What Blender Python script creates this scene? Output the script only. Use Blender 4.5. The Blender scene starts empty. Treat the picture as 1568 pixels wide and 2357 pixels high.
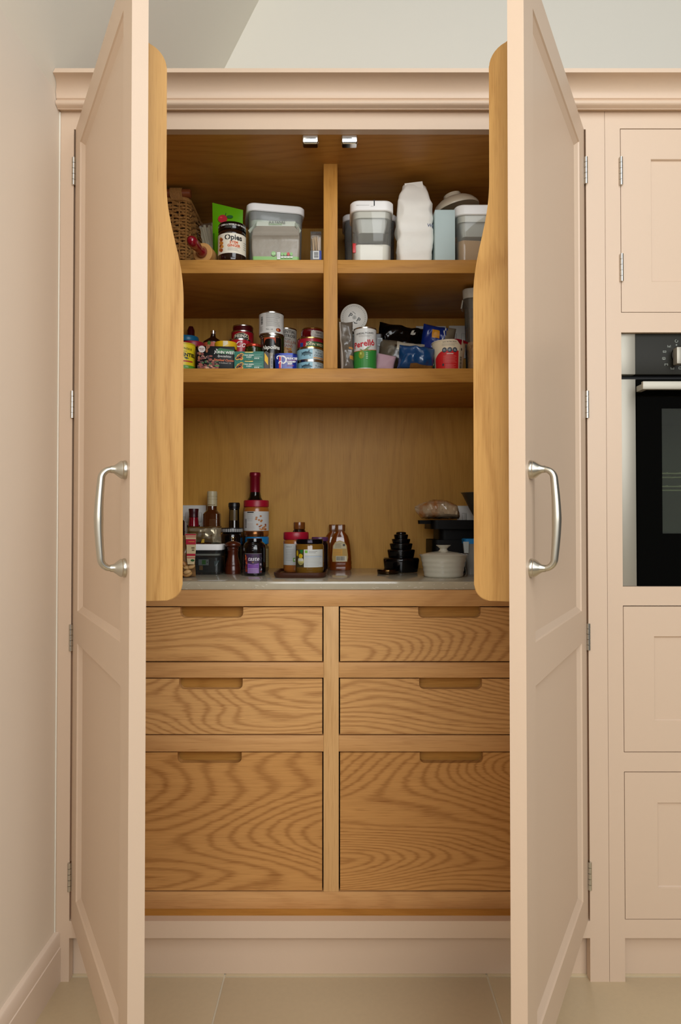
import bpy, bmesh, math, random
from mathutils import Vector, Matrix, noise
random.seed(7)
S = bpy.context.scene
COL = S.collection

# ---------------------------------------------------------------- camera, light, exposure
D, F, PITCH, H = 1.61, 1610.0, math.radians(0.9), 1.0451      # distance (m), focal length (px of 1568), tilt, eye height
cam = bpy.data.cameras.new('camera'); camo = bpy.data.objects.new('camera', cam); COL.objects.link(camo)
camo.location = (0, -D, H); camo.rotation_euler = (math.radians(90) + PITCH, 0, 0)
cam.sensor_fit = 'HORIZONTAL'; cam.sensor_width = 36.0; cam.lens = 36.0 * F / 1568.0
cam.clip_start = 0.05; cam.clip_end = 50
S.camera = camo
w = bpy.data.worlds.new('world'); S.world = w; w.use_nodes = True
w.node_tree.nodes['Background'].inputs[0].default_value = (1.0, 0.975, 0.94, 1)
w.node_tree.nodes['Background'].inputs[1].default_value = 0.12

def area(name, loc, target, sx, sy, power, color):
    l = bpy.data.lights.new(name, 'AREA'); l.shape = 'RECTANGLE'; l.size = sx; l.size_y = sy
    l.energy = power; l.color = color
    o = bpy.data.objects.new(name, l); COL.objects.link(o); o.location = loc
    o.rotation_euler = (Vector(target) - Vector(loc)).to_track_quat('-Z', 'Y').to_euler()
    return o
area('front_soft_light', (-0.25, -2.6, 1.75), (-0.1, 0, 1.35), 4.0, 1.1, 86, (0.98, 0.99, 1.0))  # added soft light behind the camera, no real window; set for falloff towards the floor
area('rooflight_light', (0.85, -2.2, 2.9), (0.3, 0, 1.4), 1.4, 1.2, 25, (0.95, 0.98, 1.0))
S.view_settings.view_transform = 'Standard'; S.view_settings.look = 'None'
S.view_settings.gamma = 1.0; S.view_settings.use_curve_mapping = False
S.view_settings.exposure = -0.07

# ---------------------------------------------------------------- photo pixel -> point in the room at depth Y
def P(x, y, Y=0.0):
    u = (x - 784) / F; v = (1178.5 - y) / F
    dy = math.cos(PITCH) - v * math.sin(PITCH); dz = math.sin(PITCH) + v * math.cos(PITCH)
    t = (D + Y) / dy
    return Vector((u * t, Y, H + t * dz))
def PX(x, Y, y=1000): return P(x, y, Y).x
def PZ(y, Y): return P(784, y, Y).z

# ---------------------------------------------------------------- materials
def lin(c):
    r = []
    for v in c:
        v = v / 255.0
        r.append(v / 12.92 if v <= 0.04045 else ((v + 0.055) / 1.055) ** 2.4)
    return (r[0], r[1], r[2], 1)
MATS = {}
def newmat(name):
    m = bpy.data.materials.new(name); m.use_nodes = True
    nt = m.node_tree; return m, nt, nt.nodes['Principled BSDF']
def mat(rgb, rough=0.5, metal=0.0, coat=0.0, bump=0.0, bscale=60.0, vary=0.0, trans=0.0, name='colour', spec=0.5):
    key = (rgb, rough, metal, coat, bump, bscale, vary, trans, spec)
    if key in MATS: return MATS[key]
    m, nt, b = newmat(name)
    b.inputs['Base Color'].default_value = lin(rgb)
    b.inputs['Roughness'].default_value = rough; b.inputs['Metallic'].default_value = metal
    b.inputs['Coat Weight'].default_value = coat; b.inputs['Coat Roughness'].default_value = 0.08
    b.inputs['Transmission Weight'].default_value = trans; b.inputs['Specular IOR Level'].default_value = spec
    N = nt.nodes.new; L = nt.links.new
    if bump or vary:
        tc = N('ShaderNodeTexCoord'); nz = N('ShaderNodeTexNoise'); nz.inputs['Scale'].default_value = bscale
        nz.inputs['Detail'].default_value = 4
        L(tc.outputs['Object'], nz.inputs['Vector'])
        if bump:
            bp = N('ShaderNodeBump'); bp.inputs['Strength'].default_value = bump; bp.inputs['Distance'].default_value = 0.004
            L(nz.outputs['Fac'], bp.inputs['Height']); L(bp.outputs['Normal'], b.inputs['Normal'])
        if vary:
            mx = N('ShaderNodeMix'); mx.data_type = 'RGBA'
            c = lin(rgb)
            mx.inputs['A'].default_value = [k * (1 - vary) for k in c[:3]] + [1]
            mx.inputs['B'].default_value = [min(1, k * (1 + vary)) for k in c[:3]] + [1]
            L(nz.outputs['Fac'], mx.inputs['Factor']); L(mx.outputs['Result'], b.inputs['Base Color'])
    MATS[key] = m
    return m
def clear(rgb=(245, 248, 245), rough=0.04, body=0.10, name='clear_plastic'):
    key = ('clear', rgb, rough, body)
    if key in MATS: return MATS[key]
    m, nt, b = newmat(name); N = nt.nodes.new; L = nt.links.new
    tr = N('ShaderNodeBsdfTransparent'); tr.inputs[0].default_value = lin(rgb)
    gl = N('ShaderNodeBsdfGlossy'); gl.inputs['Roughness'].default_value = rough
    df = N('ShaderNodeBsdfDiffuse'); df.inputs[0].default_value = lin((225, 228, 222))
    fr = N('ShaderNodeFresnel'); fr.inputs['IOR'].default_value = 1.45
    m1 = N('ShaderNodeMixShader'); m1.inputs[0].default_value = body
    m2 = N('ShaderNodeMixShader')
    L(tr.outputs[0], m1.inputs[1]); L(df.outputs[0], m1.inputs[2])
    L(fr.outputs[0], m2.inputs[0]); L(m1.outputs[0], m2.inputs[1]); L(gl.outputs[0], m2.inputs[2])
    L(m2.outputs[0], nt.nodes['Material Output'].inputs['Surface'])
    MATS[key] = m
    return m
def oak(axis, light=(200, 145, 70), dark=(142, 87, 26), cathedral=1.0, bands=16.0, rough=0.42, coarse=1.0):
    key = ('oak', axis, light, dark, cathedral, bands, rough, coarse)
    if key in MATS: return MATS[key]
    m, nt, b = newmat('oak_' + axis); N = nt.nodes.new; L = nt.links.new
    tc = N('ShaderNodeTexCoord'); oi = N('ShaderNodeObjectInfo')
    rnd = N('ShaderNodeVectorMath'); rnd.operation = 'MULTIPLY'; rnd.inputs[1].default_value = (13.1, 7.7, 19.3)
    L(oi.outputs['Random'], rnd.inputs[0])
    add = N('ShaderNodeVectorMath'); add.operation = 'ADD'
    L(tc.outputs['Object'], add.inputs[0]); L(rnd.outputs[0], add.inputs[1])
    def stretch(al, ac):
        mp = N('ShaderNodeMapping')
        mp.inputs['Scale'].default_value = tuple(al if 'xyz'[i] == axis else ac for i in range(3))
        L(add.outputs[0], mp.inputs['Vector']); return mp.outputs[0]
    def nz(vec, det, rg=0.5, dist=0.0):
        n = N('ShaderNodeTexNoise'); n.inputs['Scale'].default_value = 1.0; n.inputs['Detail'].default_value = det
        n.inputs['Roughness'].default_value = rg; n.inputs['Distortion'].default_value = dist
        L(vec, n.inputs['Vector']); return n.outputs['Fac']
    def math_(op, a, c=None, v=None):
        q = N('ShaderNodeMath'); q.operation = op; L(a, q.inputs[0])
        if c is not None: L(c, q.inputs[1])
        elif v is not None: q.inputs[1].default_value = v
        return q.outputs[0]
    big = nz(stretch(1.1 * coarse, 5.0 * coarse), 1.4, 0.36, 0.15)
    wob = nz(stretch(14, 60), 2.0)
    ph = math_('MULTIPLY', big, v=bands * 6.2832)
    jag = nz(stretch(22, 420), 2.0, 0.6)
    ph = math_('ADD', ph, math_('MULTIPLY', wob, v=2.6)); ph = math_('ADD', ph, math_('MULTIPLY', jag, v=3.0))
    sn = math_('SINE', ph)
    sn = math_('MULTIPLY_ADD', sn, v=0.5); sn.node.inputs[2].default_value = 0.5
    sn = math_('POWER', sn, v=2.8)
    fib = nz(stretch(6, 300), 3.0, 0.65)
    pore = nz(stretch(18, 620), 1.0)
    tone = nz(stretch(0.7, 3.0), 2.0)
    f = math_('MULTIPLY', sn, v=0.50 * cathedral)
    f = math_('ADD', f, math_('MULTIPLY', fib, v=0.55))
    pr = N('ShaderNodeMapRange'); pr.inputs[1].default_value = 0.60; pr.inputs[2].default_value = 0.72
    L(pore, pr.inputs[0])
    f = math_('ADD', f, math_('MULTIPLY', pr.outputs[0], v=0.28))
    f = math_('ADD', f, math_('MULTIPLY', tone, v=0.30))
    f = math_('SUBTRACT', f, v=0.30)
    mx = N('ShaderNodeMix'); mx.data_type = 'RGBA'; mx.clamp_factor = True
    mx.inputs['A'].default_value = lin(light); mx.inputs['B'].default_value = lin(dark)
    L(f, mx.inputs['Factor']); L(mx.outputs['Result'], b.inputs['Base Color'])
    b.inputs['Roughness'].default_value = rough; b.inputs['Specular IOR Level'].default_value = 0.22
    bp = N('ShaderNodeBump'); bp.inputs['Strength'].default_value = 0.12; bp.inputs['Distance'].default_value = 0.001
    bp.invert = True
    L(f, bp.inputs['Height']); L(bp.outputs['Normal'], b.inputs['Normal'])
    MATS[key] = m
    return m
PINK = mat((212, 187, 162), rough=0.42, bump=0.03, bscale=220, name='pink_paint')
WALL = mat((237, 226, 210), rough=0.75, bump=0.04, bscale=160, name='wall_paint')
CEIL = mat((240, 235, 221), rough=0.8, bump=0.03, bscale=120, name='ceiling_paint')
WHITEPAINT = mat((240, 236, 222), rough=0.5, name='white_caulk')
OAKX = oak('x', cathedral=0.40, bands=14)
OAKZ = oak('z', cathedral=0.40, bands=14)
OAKY = oak('y', cathedral=0.35, bands=6)
OAKFRONT = oak('x', light=(218, 169, 108), dark=(142, 89, 42), cathedral=0.80, bands=42)
OAKBIG = oak('x', light=(204, 151, 88), dark=(132, 80, 34), cathedral=0.80, bands=62, coarse=0.75)
OAKRAIL = oak('x', light=(212, 163, 106), dark=(158, 107, 58), cathedral=0.35, bands=16)
OAKSTILE = oak('z', light=(222, 178, 120), dark=(172, 124, 70), cathedral=0.35, bands=16)
OAKRACK = oak('z', light=(202, 156, 92), dark=(150, 101, 46), cathedral=0.6, bands=12)
NICKEL = mat((196, 190, 176), rough=0.32, metal=1.0, name='satin_nickel')
STEEL = mat((162, 157, 144), rough=0.48, metal=0.55, bump=0.02, bscale=300, name='steel')
CHROME = mat((225, 225, 222), rough=0.08, metal=1.0, name='chrome')
TINRIM = mat((205, 203, 195), rough=0.22, metal=1.0, name='tin')
GOLDRIM = mat((200, 170, 100), rough=0.25, metal=1.0, name='gold_tin')
WHITEPL = mat((236, 236, 232), rough=0.3, name='white_plastic')
BLACKPL = mat((10, 10, 10), rough=0.35, name='black_plastic')
BLACKGL = mat((6, 6, 7), rough=0.08, coat=0.4, name='black_gloss')

# ---------------------------------------------------------------- mesh helpers
def bm_box(bm, x0, x1, y0, y1, z0, z1, bev=0.0, M=None):
    vs = [bm.verts.new((x, y, z)) for x in (x0, x1) for y in (y0, y1) for z in (z0, z1)]
    q = [(0, 1, 3, 2), (4, 6, 7, 5), (0, 4, 5, 1), (2, 3, 7, 6), (0, 2, 6, 4), (1, 5, 7, 3)]
    fs = [bm.faces.new([vs[i] for i in f]) for f in q]
    if bev:
        es = list({e for f in fs for e in f.edges})
        r = bmesh.ops.bevel(bm, geom=es, offset=bev, segments=2, affect='EDGES', profile=0.5)
        vs = list({v for f in r['faces'] for v in f.verts} | {v for v in vs if v.is_valid})
    if M: bmesh.ops.transform(bm, matrix=M, verts=[v for v in vs if v.is_valid])
    return vs
def box(*a, **k):
    bm = bmesh.new(); bm_box(bm, *a, **k); return bm
def prism(pts, f0, f1):
    """closed outline pts, f0/f1 map a 2-D point to the two 3-D ends"""
    bm = bmesh.new(); a = [bm.verts.new(f0(*p)) for p in pts]; b = [bm.verts.new(f1(*p)) for p in pts]
    n = len(pts)
    bm.faces.new(a); bm.faces.new(b[::-1])
    for i in range(n): bm.faces.new((a[i], b[i], b[(i + 1) % n], a[(i + 1) % n]))
    return bm
def bm_rings(bm, rings, cap0=True, cap1=True, closed=True):
    R = [[bm.verts.new(p) for p in r] for r in rings]
    n = len(R[0])
    for i in range(len(R) - 1):
        for j in range(n if closed else n - 1):
            k = (j + 1) % n
            bm.faces.new((R[i][j], R[i][k], R[i + 1][k], R[i + 1][j]))
    if cap0: bm.faces.new(R[0][::-1])
    if cap1: bm.faces.new(R[-1])
    return R
def lathe(prof, c=(0, 0, 0), seg=32, sx=1.0, sy=1.0, bm=None, cap0=True, cap1=True):
    bm = bm or bmesh.new()
    rings = [[(c[0] + r * sx * math.cos(2 * math.pi * j / seg), c[1] + r * sy * math.sin(2 * math.pi * j / seg), c[2] + z)
              for j in range(seg)] for r, z in prof]
    bm_rings(bm, rings, cap0, cap1); return bm
def rrect(cx, cy, w, d, r, seg=5, rot=0.0):
    pts = []
    r = min(r, w / 2 - 1e-4, d / 2 - 1e-4)
    for qx, qy, a0 in ((1, 1, 0), (-1, 1, 90), (-1, -1, 180), (1, -1, 270)):
        for i in range(seg + 1):
            a = math.radians(a0 + 90 * i / seg)
            pts.append((qx * (w / 2 - r) + r * math.cos(a), qy * (d / 2 - r) + r * math.sin(a)))
    c, s = math.cos(rot), math.sin(rot)
    return [(cx + x * c - y * s, cy + x * s + y * c) for x, y in pts]
def rloft(secs, rot=0.0, bm=None, seg=5, cap0=True, cap1=True):
    """secs: (cx, cy, z, w, d, r)"""
    bm = bm or bmesh.new()
    bm_rings(bm, [[(x, y, z) for x, y in rrect(cx, cy, w_, d, r, seg, rot)] for cx, cy, z, w_, d, r in secs], cap0, cap1)
    return bm
def tube(pts, rad, seg=10, bm=None, caps=True):
    bm = bm or bmesh.new(); pts = [Vector(p) for p in pts]
    rings = []; up = None
    for i, p in enumerate(pts):
        t = (pts[min(i + 1, len(pts) - 1)] - pts[max(i - 1, 0)]).normalized()
        if up is None:
            up = Vector((0, 0, 1)) if abs(t.z) < 0.9 else Vector((1, 0, 0))
        a = (up - t * up.dot(t)).normalized(); b = t.cross(a); up = a
        r = rad[i] if isinstance(rad, (list, tuple)) else rad
        ra, rb = (r if isinstance(r, tuple) else (r, r))
        rings.append([p + a * ra * math.cos(2 * math.pi * j / seg) + b * rb * math.sin(2 * math.pi * j / seg) for j in range(seg)])
    bm_rings(bm, rings, caps, caps); return bm
def pillow(w_, h, d, n=18, crumple=0.003, seed=0, pw=0.5, freq=22.0):
    """a filled bag: centre 0, width x, height z, thickness y; returns bm and st of every face"""
    bm = bmesh.new(); st = []
    def pt(i, j, side):
        s = -1 + 2 * i / n; t = -1 + 2 * j / n
        e = max(0.0, (1 - abs(s) ** 2.6)) ** pw * max(0.0, (1 - abs(t) ** 2.6)) ** pw
        x = s * w_ / 2 * (1 - 0.05 * (1 - abs(t))); z = t * h / 2 * (1 - 0.04 * (1 - abs(s))); y = side * d / 2 * e
        k = Vector((x * freq + seed * 3.1, y * freq + side * 5, z * freq + seed))
        q = noise.noise_vector(k) + 0.6 * noise.noise_vector(k * 2.3)
        f = crumple * (0.35 + e)
        cr = abs(noise.noise(k * 1.4)) * crumple * 1.3 * e
        return Vector((x + q.x * f * 0.7, y + q.y * f - side * cr, z + q.z * f * 0.7))
    for side in (-1, 1):
        g = [[None] * (n + 1) for _ in range(n + 1)]
        for i in range(n + 1):
            for j in range(n + 1): g[i][j] = bm.verts.new(pt(i, j, side))
        for i in range(n):
            for j in range(n):
                q = (g[i][j], g[i + 1][j], g[i + 1][j + 1], g[i][j + 1])
                f = bm.faces.new(q if side < 0 else q[::-1])
                st.append(((i + 0.5) / n * 2 - 1, (j + 0.5) / n * 2 - 1, side))
    return bm, st
def settle(bm, M, z):
    """turn a filled bag and set its lowest point on height z"""
    bmesh.ops.transform(bm, matrix=M, verts=bm.verts[:]); lo = min(v.co.z for v in bm.verts)
    bmesh.ops.translate(bm, vec=(0, 0, z - lo + 0.0004), verts=bm.verts[:]); return bm
def link(name, bm, m, parent=None, smooth=True, label=None, kind=None, M=None, keep=False, recalc=True, sharp=0.65):
    """one mesh object; bm is in world space unless keep=True (then already local to the parent)"""
    if M is not None: bmesh.ops.transform(bm, matrix=M, verts=bm.verts[:])
    if recalc: bmesh.ops.recalc_face_normals(bm, faces=bm.faces[:])
    if parent is not None and not keep:
        bmesh.ops.translate(bm, vec=-ORG[parent.name], verts=bm.verts[:])
    me = bpy.data.meshes.new(name); bm.to_mesh(me); bm.free()
    for q in (m if isinstance(m, (list, tuple)) else [m]): me.materials.append(q)
    if smooth:
        me.polygons.foreach_set('use_smooth', [True] * len(me.polygons)); me.set_sharp_from_angle(angle=sharp)
    o = bpy.data.objects.new(name, me); COL.objects.link(o)
    if parent is not None:
        o.parent = parent; ORG[o.name] = ORG[parent.name].copy()
    else: ORG[o.name] = Vector((0, 0, 0))
    if label: o['label'] = label
    if kind: o['kind'] = kind
    return o
ORG = {}
def thing(name, label, cat, loc, group=None):
    o = bpy.data.objects.new(name, None); COL.objects.link(o); o.location = loc
    o.empty_display_size = 0.03; ORG[o.name] = Vector(loc)
    o['label'] = label; o['category'] = cat
    if group: o['group'] = group
    return o
def tag(o, label, cat, group=None):
    o['label'] = label; o['category'] = cat
    if group: o['group'] = group
    return o
def rebase(o, loc):
    """move a root mesh's origin to loc"""
    loc = Vector(loc); o.data.transform(Matrix.Translation(-loc)); o.location = loc; ORG[o.name] = loc; return o

# ---------------------------------------------------------------- flat print on labels
TXT = {}
def text_geo(s, size, bold=0.0, shear=0.0, space=1.0):
    k = (s, size, bold, shear, space)
    if k not in TXT:
        cu = bpy.data.curves.new('lettering', 'FONT'); cu.body = s; cu.size = size; cu.align_x = 'CENTER'; cu.align_y = 'CENTER'
        cu.offset = bold; cu.shear = shear; cu.space_character = space; cu.resolution_u = 2
        o = bpy.data.objects.new('lettering', cu)
        me = bpy.data.meshes.new_from_object(o)
        TXT[k] = ([tuple(v.co[:2]) for v in me.vertices], [tuple(p.vertices) for p in me.polygons])
        bpy.data.objects.remove(o); bpy.data.curves.remove(cu); bpy.data.meshes.remove(me)
    return TXT[k]
class Sheet:
    """collects coloured shapes in label space (x right, z up, metres) and lays them on a flat or round face"""
    def __init__(s, parent, cyl=None, flat=None, rough=0.5):
        s.p = parent; s.cyl = cyl; s.flat = flat; s.sets = []; s.rough = rough
    def pt(s, x, z, l):
        if s.cyl:
            cx, cy, cz, r, a0 = s.cyl
            rr = r(z) if callable(r) else r
            a = a0 + x / rr; rr += l
            return Vector((cx + rr * math.sin(a), cy - rr * math.cos(a), cz + z))
        o, ux, uz, nn = s.flat
        return o + ux * x + uz * z + nn * l
    def add(s, col, verts, faces, lift=1, name='label_print', cut=0.006):
        b = bmesh.new(); v = [b.verts.new((x, 0, z)) for x, z in verts]
        for f in faces:
            try: b.faces.new([v[i] for i in f])
            except ValueError: pass
        if s.cyl:
            bmesh.ops.triangulate(b, faces=[f for f in b.faces if len(f.verts) > 4])
            for _ in range(4):
                es = [e for e in b.edges if abs(e.verts[0].co.x - e.verts[1].co.x) > cut]
                if not es: break
                bmesh.ops.subdivide_edges(b, edges=es, cuts=1)
        for q in b.verts: q.co = s.pt(q.co.x, q.co.z, 0.00022 * lift)
        s.sets.append((col, name, b)); return s
    def rect(s, col, x0, x1, z0, z1, lift=1, name='label_print'):
        n = max(1, int(abs(x1 - x0) / 0.005)) if s.cyl else 1
        xs = [x0 + (x1 - x0) * i / n for i in range(n + 1)]
        return s.add(col, [(x, z) for x in xs for z in (z0, z1)], [(2 * i, 2 * i + 2, 2 * i + 3, 2 * i + 1) for i in range(n)], lift, name)
    def oval(s, col, x, z, rx, rz=None, lift=1, name='label_print', n=20):
        rz = rz or rx
        return s.add(col, [(x + rx * math.cos(6.28318 * i / n), z + rz * math.sin(6.28318 * i / n)) for i in range(n)], [tuple(range(n))], lift, name)
    def poly(s, col, pts, lift=1, name='label_print'):
        return s.add(col, pts, [tuple(range(len(pts)))], lift, name)
    def text(s, col, t, x, z, size, lift=2, bold=0.0, shear=0.0, space=1.0, rot=0.0):
        v, f = text_geo(t, size, bold, shear, space); c, q = math.cos(rot), math.sin(rot)
        return s.add(col, [(x + a * c - b * q, z + a * q + b * c) for a, b in v], f, lift, 'label_text', cut=0.02)
    def lines(s, col, x0, x1, z0, z1, n, lift=2, th=0.0007, seed=1):
        """small print too small to read, as rows of short strokes"""
        rd = random.Random(seed)
        for i in range(n):
            z = z1 - (z1 - z0) * (i + 0.5) / n; x = x0
            e = x1 - (x1 - x0) * rd.random() * 0.25
            s.rect(col, x, e, z - th / 2, z + th / 2, lift)
        return s
    def bars(s, x0, x1, z0, z1, lift=2, vertical=True, seed=2, col=(25, 25, 25)):
        rd = random.Random(seed); L_ = (x1 - x0) if vertical else (z1 - z0); p = 0
        while p < L_:
            t = L_ * rd.choice((0.02, 0.03, 0.05))
            if vertical: s.rect(col, x0 + p, min(x1, x0 + p + t), z0, z1, lift)
            else: s.rect(col, x0, x1, z0 + p, min(z1, z0 + p + t), lift)
            p += t + L_ * rd.choice((0.02, 0.03, 0.04))
        return s
    def build(s):
        groups = {}
        for col, name, b in s.sets:
            groups.setdefault((col, name), []).append(b)
        for (col, name), bs in groups.items():
            B = bmesh.new()
            for b in bs:
                vm = {v: B.verts.new(v.co) for v in b.verts}
                for f in b.faces: B.faces.new([vm[v] for v in f.verts])
                b.free()
            m = col if isinstance(col, bpy.types.Material) else mat(col, rough=s.rough, name='print')
            link(name, B, m, s.p, smooth=False, recalc=False, kind='stuff' if name in ('stone_fleck', 'label_picture') else None)
def front(o_x, o_y, o_z, rot=0.0):
    """flat sheet frame on a face that looks towards -Y, turned by rot about Z"""
    c, s_ = math.cos(rot), math.sin(rot)
    return (Vector((o_x, o_y, o_z)), Vector((c, s_, 0)), Vector((0, 0, 1)), Vector((s_, -c, 0)))

# ================================================================ THE ROOM
WX = -0.652
SL = math.tan(math.radians(63.5)); ZS = 2.031
def slope_x(z): return WX if z < ZS else WX + (z - ZS) / SL
f = link('floor', box(-0.75, 2.4, -3.6, 0.72, -0.05, -0.0018), mat((214, 202, 176), rough=0.8, name='grout'), kind='structure', smooth=False)
TILE = mat((206, 187, 152), rough=0.30, bump=0.015, bscale=90, vary=0.05, name='porcelain_tile')
tw = 0.606; tile_me = None
for iy in range(6):
    for ix in range(5):
        x0 = -0.2676 + (ix - 1) * tw; y1 = 0.018 - (iy - 1) * tw
        a0 = max(x0 + 0.002, WX + 0.001); a1 = min(x0 + tw - 0.002, 2.38)
        b0 = max(y1 - tw + 0.002, -3.58); b1 = min(y1 - 0.002, 0.69)
        if a1 <= a0 or b1 <= b0: continue
        link('floor_tile', box(a0, a1, b0, b1, -0.0017, 0.0, bev=0.0008), TILE, f)
wl = link('wall_left', box(WX - 0.1, WX, -3.6, 0.72, -0.05, ZS), WALL, kind='structure', smooth=False)
wb = link('wall_back', box(-0.75, 2.4, 0.70, 0.78, -0.05, 3.05), CEIL, kind='structure', smooth=False)
zt = 3.0
link('ceiling', prism([(WX, ZS), (slope_x(zt), zt), (slope_x(zt) - 0.12, zt), (WX - 0.12, ZS)], lambda x, z: (x, -3.6, z), lambda x, z: (x, 0.70, z)),
     CEIL, kind='structure', smooth=False)
bz = 0.113
link('baseboard_left', prism([(WX, 0), (WX + 0.0140, 0), (WX + 0.0140, 0.078), (WX + 0.0122, 0.0795), (WX + 0.0122, bz - 0.003), (WX + 0.0100, bz), (WX, bz)],
     lambda x, z: (x, -3.6, z), lambda x, z: (x, -0.0005, z)), mat((232, 214, 196), rough=0.45, name='skirting_paint'), kind='structure')
link('trim_1', box(WX, WX + 0.0028, -0.004, -0.0003, bz, 1.998, bev=0.001), WHITEPAINT, kind='structure', label='white caulk line')

# ================================================================ CORNICE
def cornice_bm(x0f, x1):
    zt = PZ(157, -0.066); z2 = PZ(167, -0.066); zc = PZ(222, -0.03); zb = PZ(246, -0.02); zf = PZ(254, -0.012); ze = PZ(256.5, 0)
    pr = [(0.0, ze), (-0.012, ze), (-0.012, ze + 0.0035), (-0.016, zf), (-0.016, zb - 0.002)]
    for i in range(9):                                    # round bead
        a = math.radians(-80 + 160 * i / 8); rz = (zc - 0.004 - zb) / 2
        pr.append((-0.020 - 0.009 * math.cos(a), zb + rz + rz * math.sin(a) / math.sin(math.radians(80))))
    pr += [(-0.021, zc - 0.002), (-0.024, zc)]
    for i in range(1, 12):                                # hollow
        a = math.radians(90 * i / 11)
        pr.append((-0.024 - 0.037 * (1 - math.cos(a)), zc + (z2 - zc) * math.sin(a)))
    pr += [(-0.066, z2 + 0.0005), (-0.066, zt), (0.0, zt)]
    bm = bmesh.new(); a = [bm.verts.new((x0f(z) + 0.001, y, z)) for y, z in pr]; b = [bm.verts.new((x1, y, z)) for y, z in pr]
    n = len(pr); bm.faces.new(a); bm.faces.new(b[::-1])
    for i in range(n): bm.faces.new((a[i], b[i], b[(i + 1) % n], a[(i + 1) % n]))
    return bm
c = link('cornice', cornice_bm(slope_x, 1.30), PINK, sharp=0.5)
tag(c, 'pink painted moulded cornice running along the top of both cupboards', 'cornice')

# ================================================================ LARDER CUPBOARD
XL, XR = -0.6190, 0.5695                  # opening of the face frame
LAR = thing('larder_cupboard', 'tall pink larder cupboard with both doors open on oak shelves and drawers', 'cupboard', (-0.0245, 0.3, 0))
def part(name, bm, m, parent=LAR, **k): return link(name, bm, m, parent, **k)
BV = 0.0012
FT = 0.022                                # face frame thickness
part('stile', box(WX + 0.0008, XL, 0, FT, 0.0, 2.0035), PINK, smooth=False)
part('stile', box(XR, 0.6130, 0, FT, 0.0, 2.0035), PINK, smooth=False)
part('rail', box(XL, XR, 0, FT, 1.9590, 2.0035), PINK, smooth=False)
part('rail', box(XL, XR, 0, FT, 0.0985, 0.1372), PINK, smooth=False)
part('plinth', box(XL - 0.03, XR + 0.03, 0.0285, 0.045, 0.0005, 0.125), PINK)
IL, IR, IB = -0.601, 0.551, 0.547
part('side_panel', box(IL - 0.018, IL, FT + 0.0005, IB, 0.1195, 1.9775), OAKZ)
part('side_panel', box(IR, IR + 0.018, FT + 0.0005, IB, 0.1195, 1.9775), OAKZ)
part('back_panel', box(IL, IR, IB, IB + 0.018, 0.1195, 1.9775), oak('z', light=(196, 146, 64), dark=(146, 96, 28), cathedral=0.35, bands=14))
part('top_panel', box(IL, IR, FT + 0.0005, IB, 1.9590, 1.9775), OAKX)
part('floor_panel', box(IL, IR, FT + 0.0005, IB, 0.1195, 0.1372), OAKX)
SY = 0.154
part('divider', box(-0.0430, -0.0077, SY, IB, 1.4364, 1.9588, bev=0.0008), OAKZ)
part('shelf', box(IL, -0.0432, SY, IB, 1.6785, 1.7126, bev=0.0008), OAKX)
part('shelf', box(-0.0075, IR, SY, IB, 1.6785, 1.7126, bev=0.0008), OAKX)
part('shelf', box(IL, IR, SY, IB, 1.4010, 1.4362, bev=0.0008), OAKX)
# lower frame and drawers
DY = 0.050
part('frame_rail', box(IL, IR, DY, DY + 0.02, 0.8478, 0.8862, bev=0.0006), OAKRAIL)
DL, DR = (-0.567, -0.0431), (-0.0010, 0.5230)
for (x0, x1) in ((DL[0] - 0.003, -0.0403), (-0.0039, DR[1] + 0.003)):
    for z0, z1 in ((0.6792, 0.7150), (0.5055, 0.5432)):
        part('frame_rail', box(x0, x1, DY, DY + 0.02, z0, z1, bev=0.0006), OAKRAIL)
part('frame_rail', box(IL, IR, DY, DY + 0.02, 0.1374, 0.1769, bev=0.0006), OAKRAIL)
part('frame_stile', box(-0.0401, -0.0041, DY, DY + 0.02, 0.1771, 0.8476, bev=0.0006), OAKSTILE)
part('frame_stile', box(IL, DL[0] - 0.003, DY, DY + 0.02, 0.1771, 0.8476, bev=0.0006), OAKSTILE)
part('frame_stile', box(DR[1] + 0.003, IR, DY, DY + 0.02, 0.1771, 0.8476, bev=0.0006), OAKSTILE)
def drawer(x0, x1, z0, z1, gx0, gx1, m):
    gh = 0.0245; r = 0.012
    pts = [(x0, z0), (x1, z0), (x1, z1), (gx1, z1)]
    for i in range(7):
        a = math.radians(0 - 90 * i / 6); pts.append((gx1 - r + r * math.cos(a), z1 - gh + r + r * math.sin(a)))
    for i in range(7):
        a = math.radians(-90 - 90 * i / 6); pts.append((gx0 + r + r * math.cos(a), z1 - gh + r + r * math.sin(a)))
    pts += [(gx0, z1), (x0, z1)]
    bm = prism(pts, lambda x, z: (x, DY + 0.001, z), lambda x, z: (x, DY + 0.021, z))
    o = link('drawer', bm, m, LAR, smooth=False)
    # scooped grip: a hollow that runs back and up behind the cut-out
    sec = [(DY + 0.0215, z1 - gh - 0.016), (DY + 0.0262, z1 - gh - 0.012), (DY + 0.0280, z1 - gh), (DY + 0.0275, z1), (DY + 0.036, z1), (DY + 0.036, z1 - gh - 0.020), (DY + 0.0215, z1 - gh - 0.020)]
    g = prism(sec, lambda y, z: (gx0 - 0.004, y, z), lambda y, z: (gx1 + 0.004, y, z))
    link('grip_recess', g, OAKX, o)  # same wood as the front; darker oak puts the recess shade into the colour
    b = bmesh.new(); bm_box(b, x0 + 0.012, x1 - 0.012, DY + 0.0365, 0.50, z0 + 0.012, z1 - 0.03)
    link('drawer_box', b, OAKX, o, smooth=False)
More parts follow.
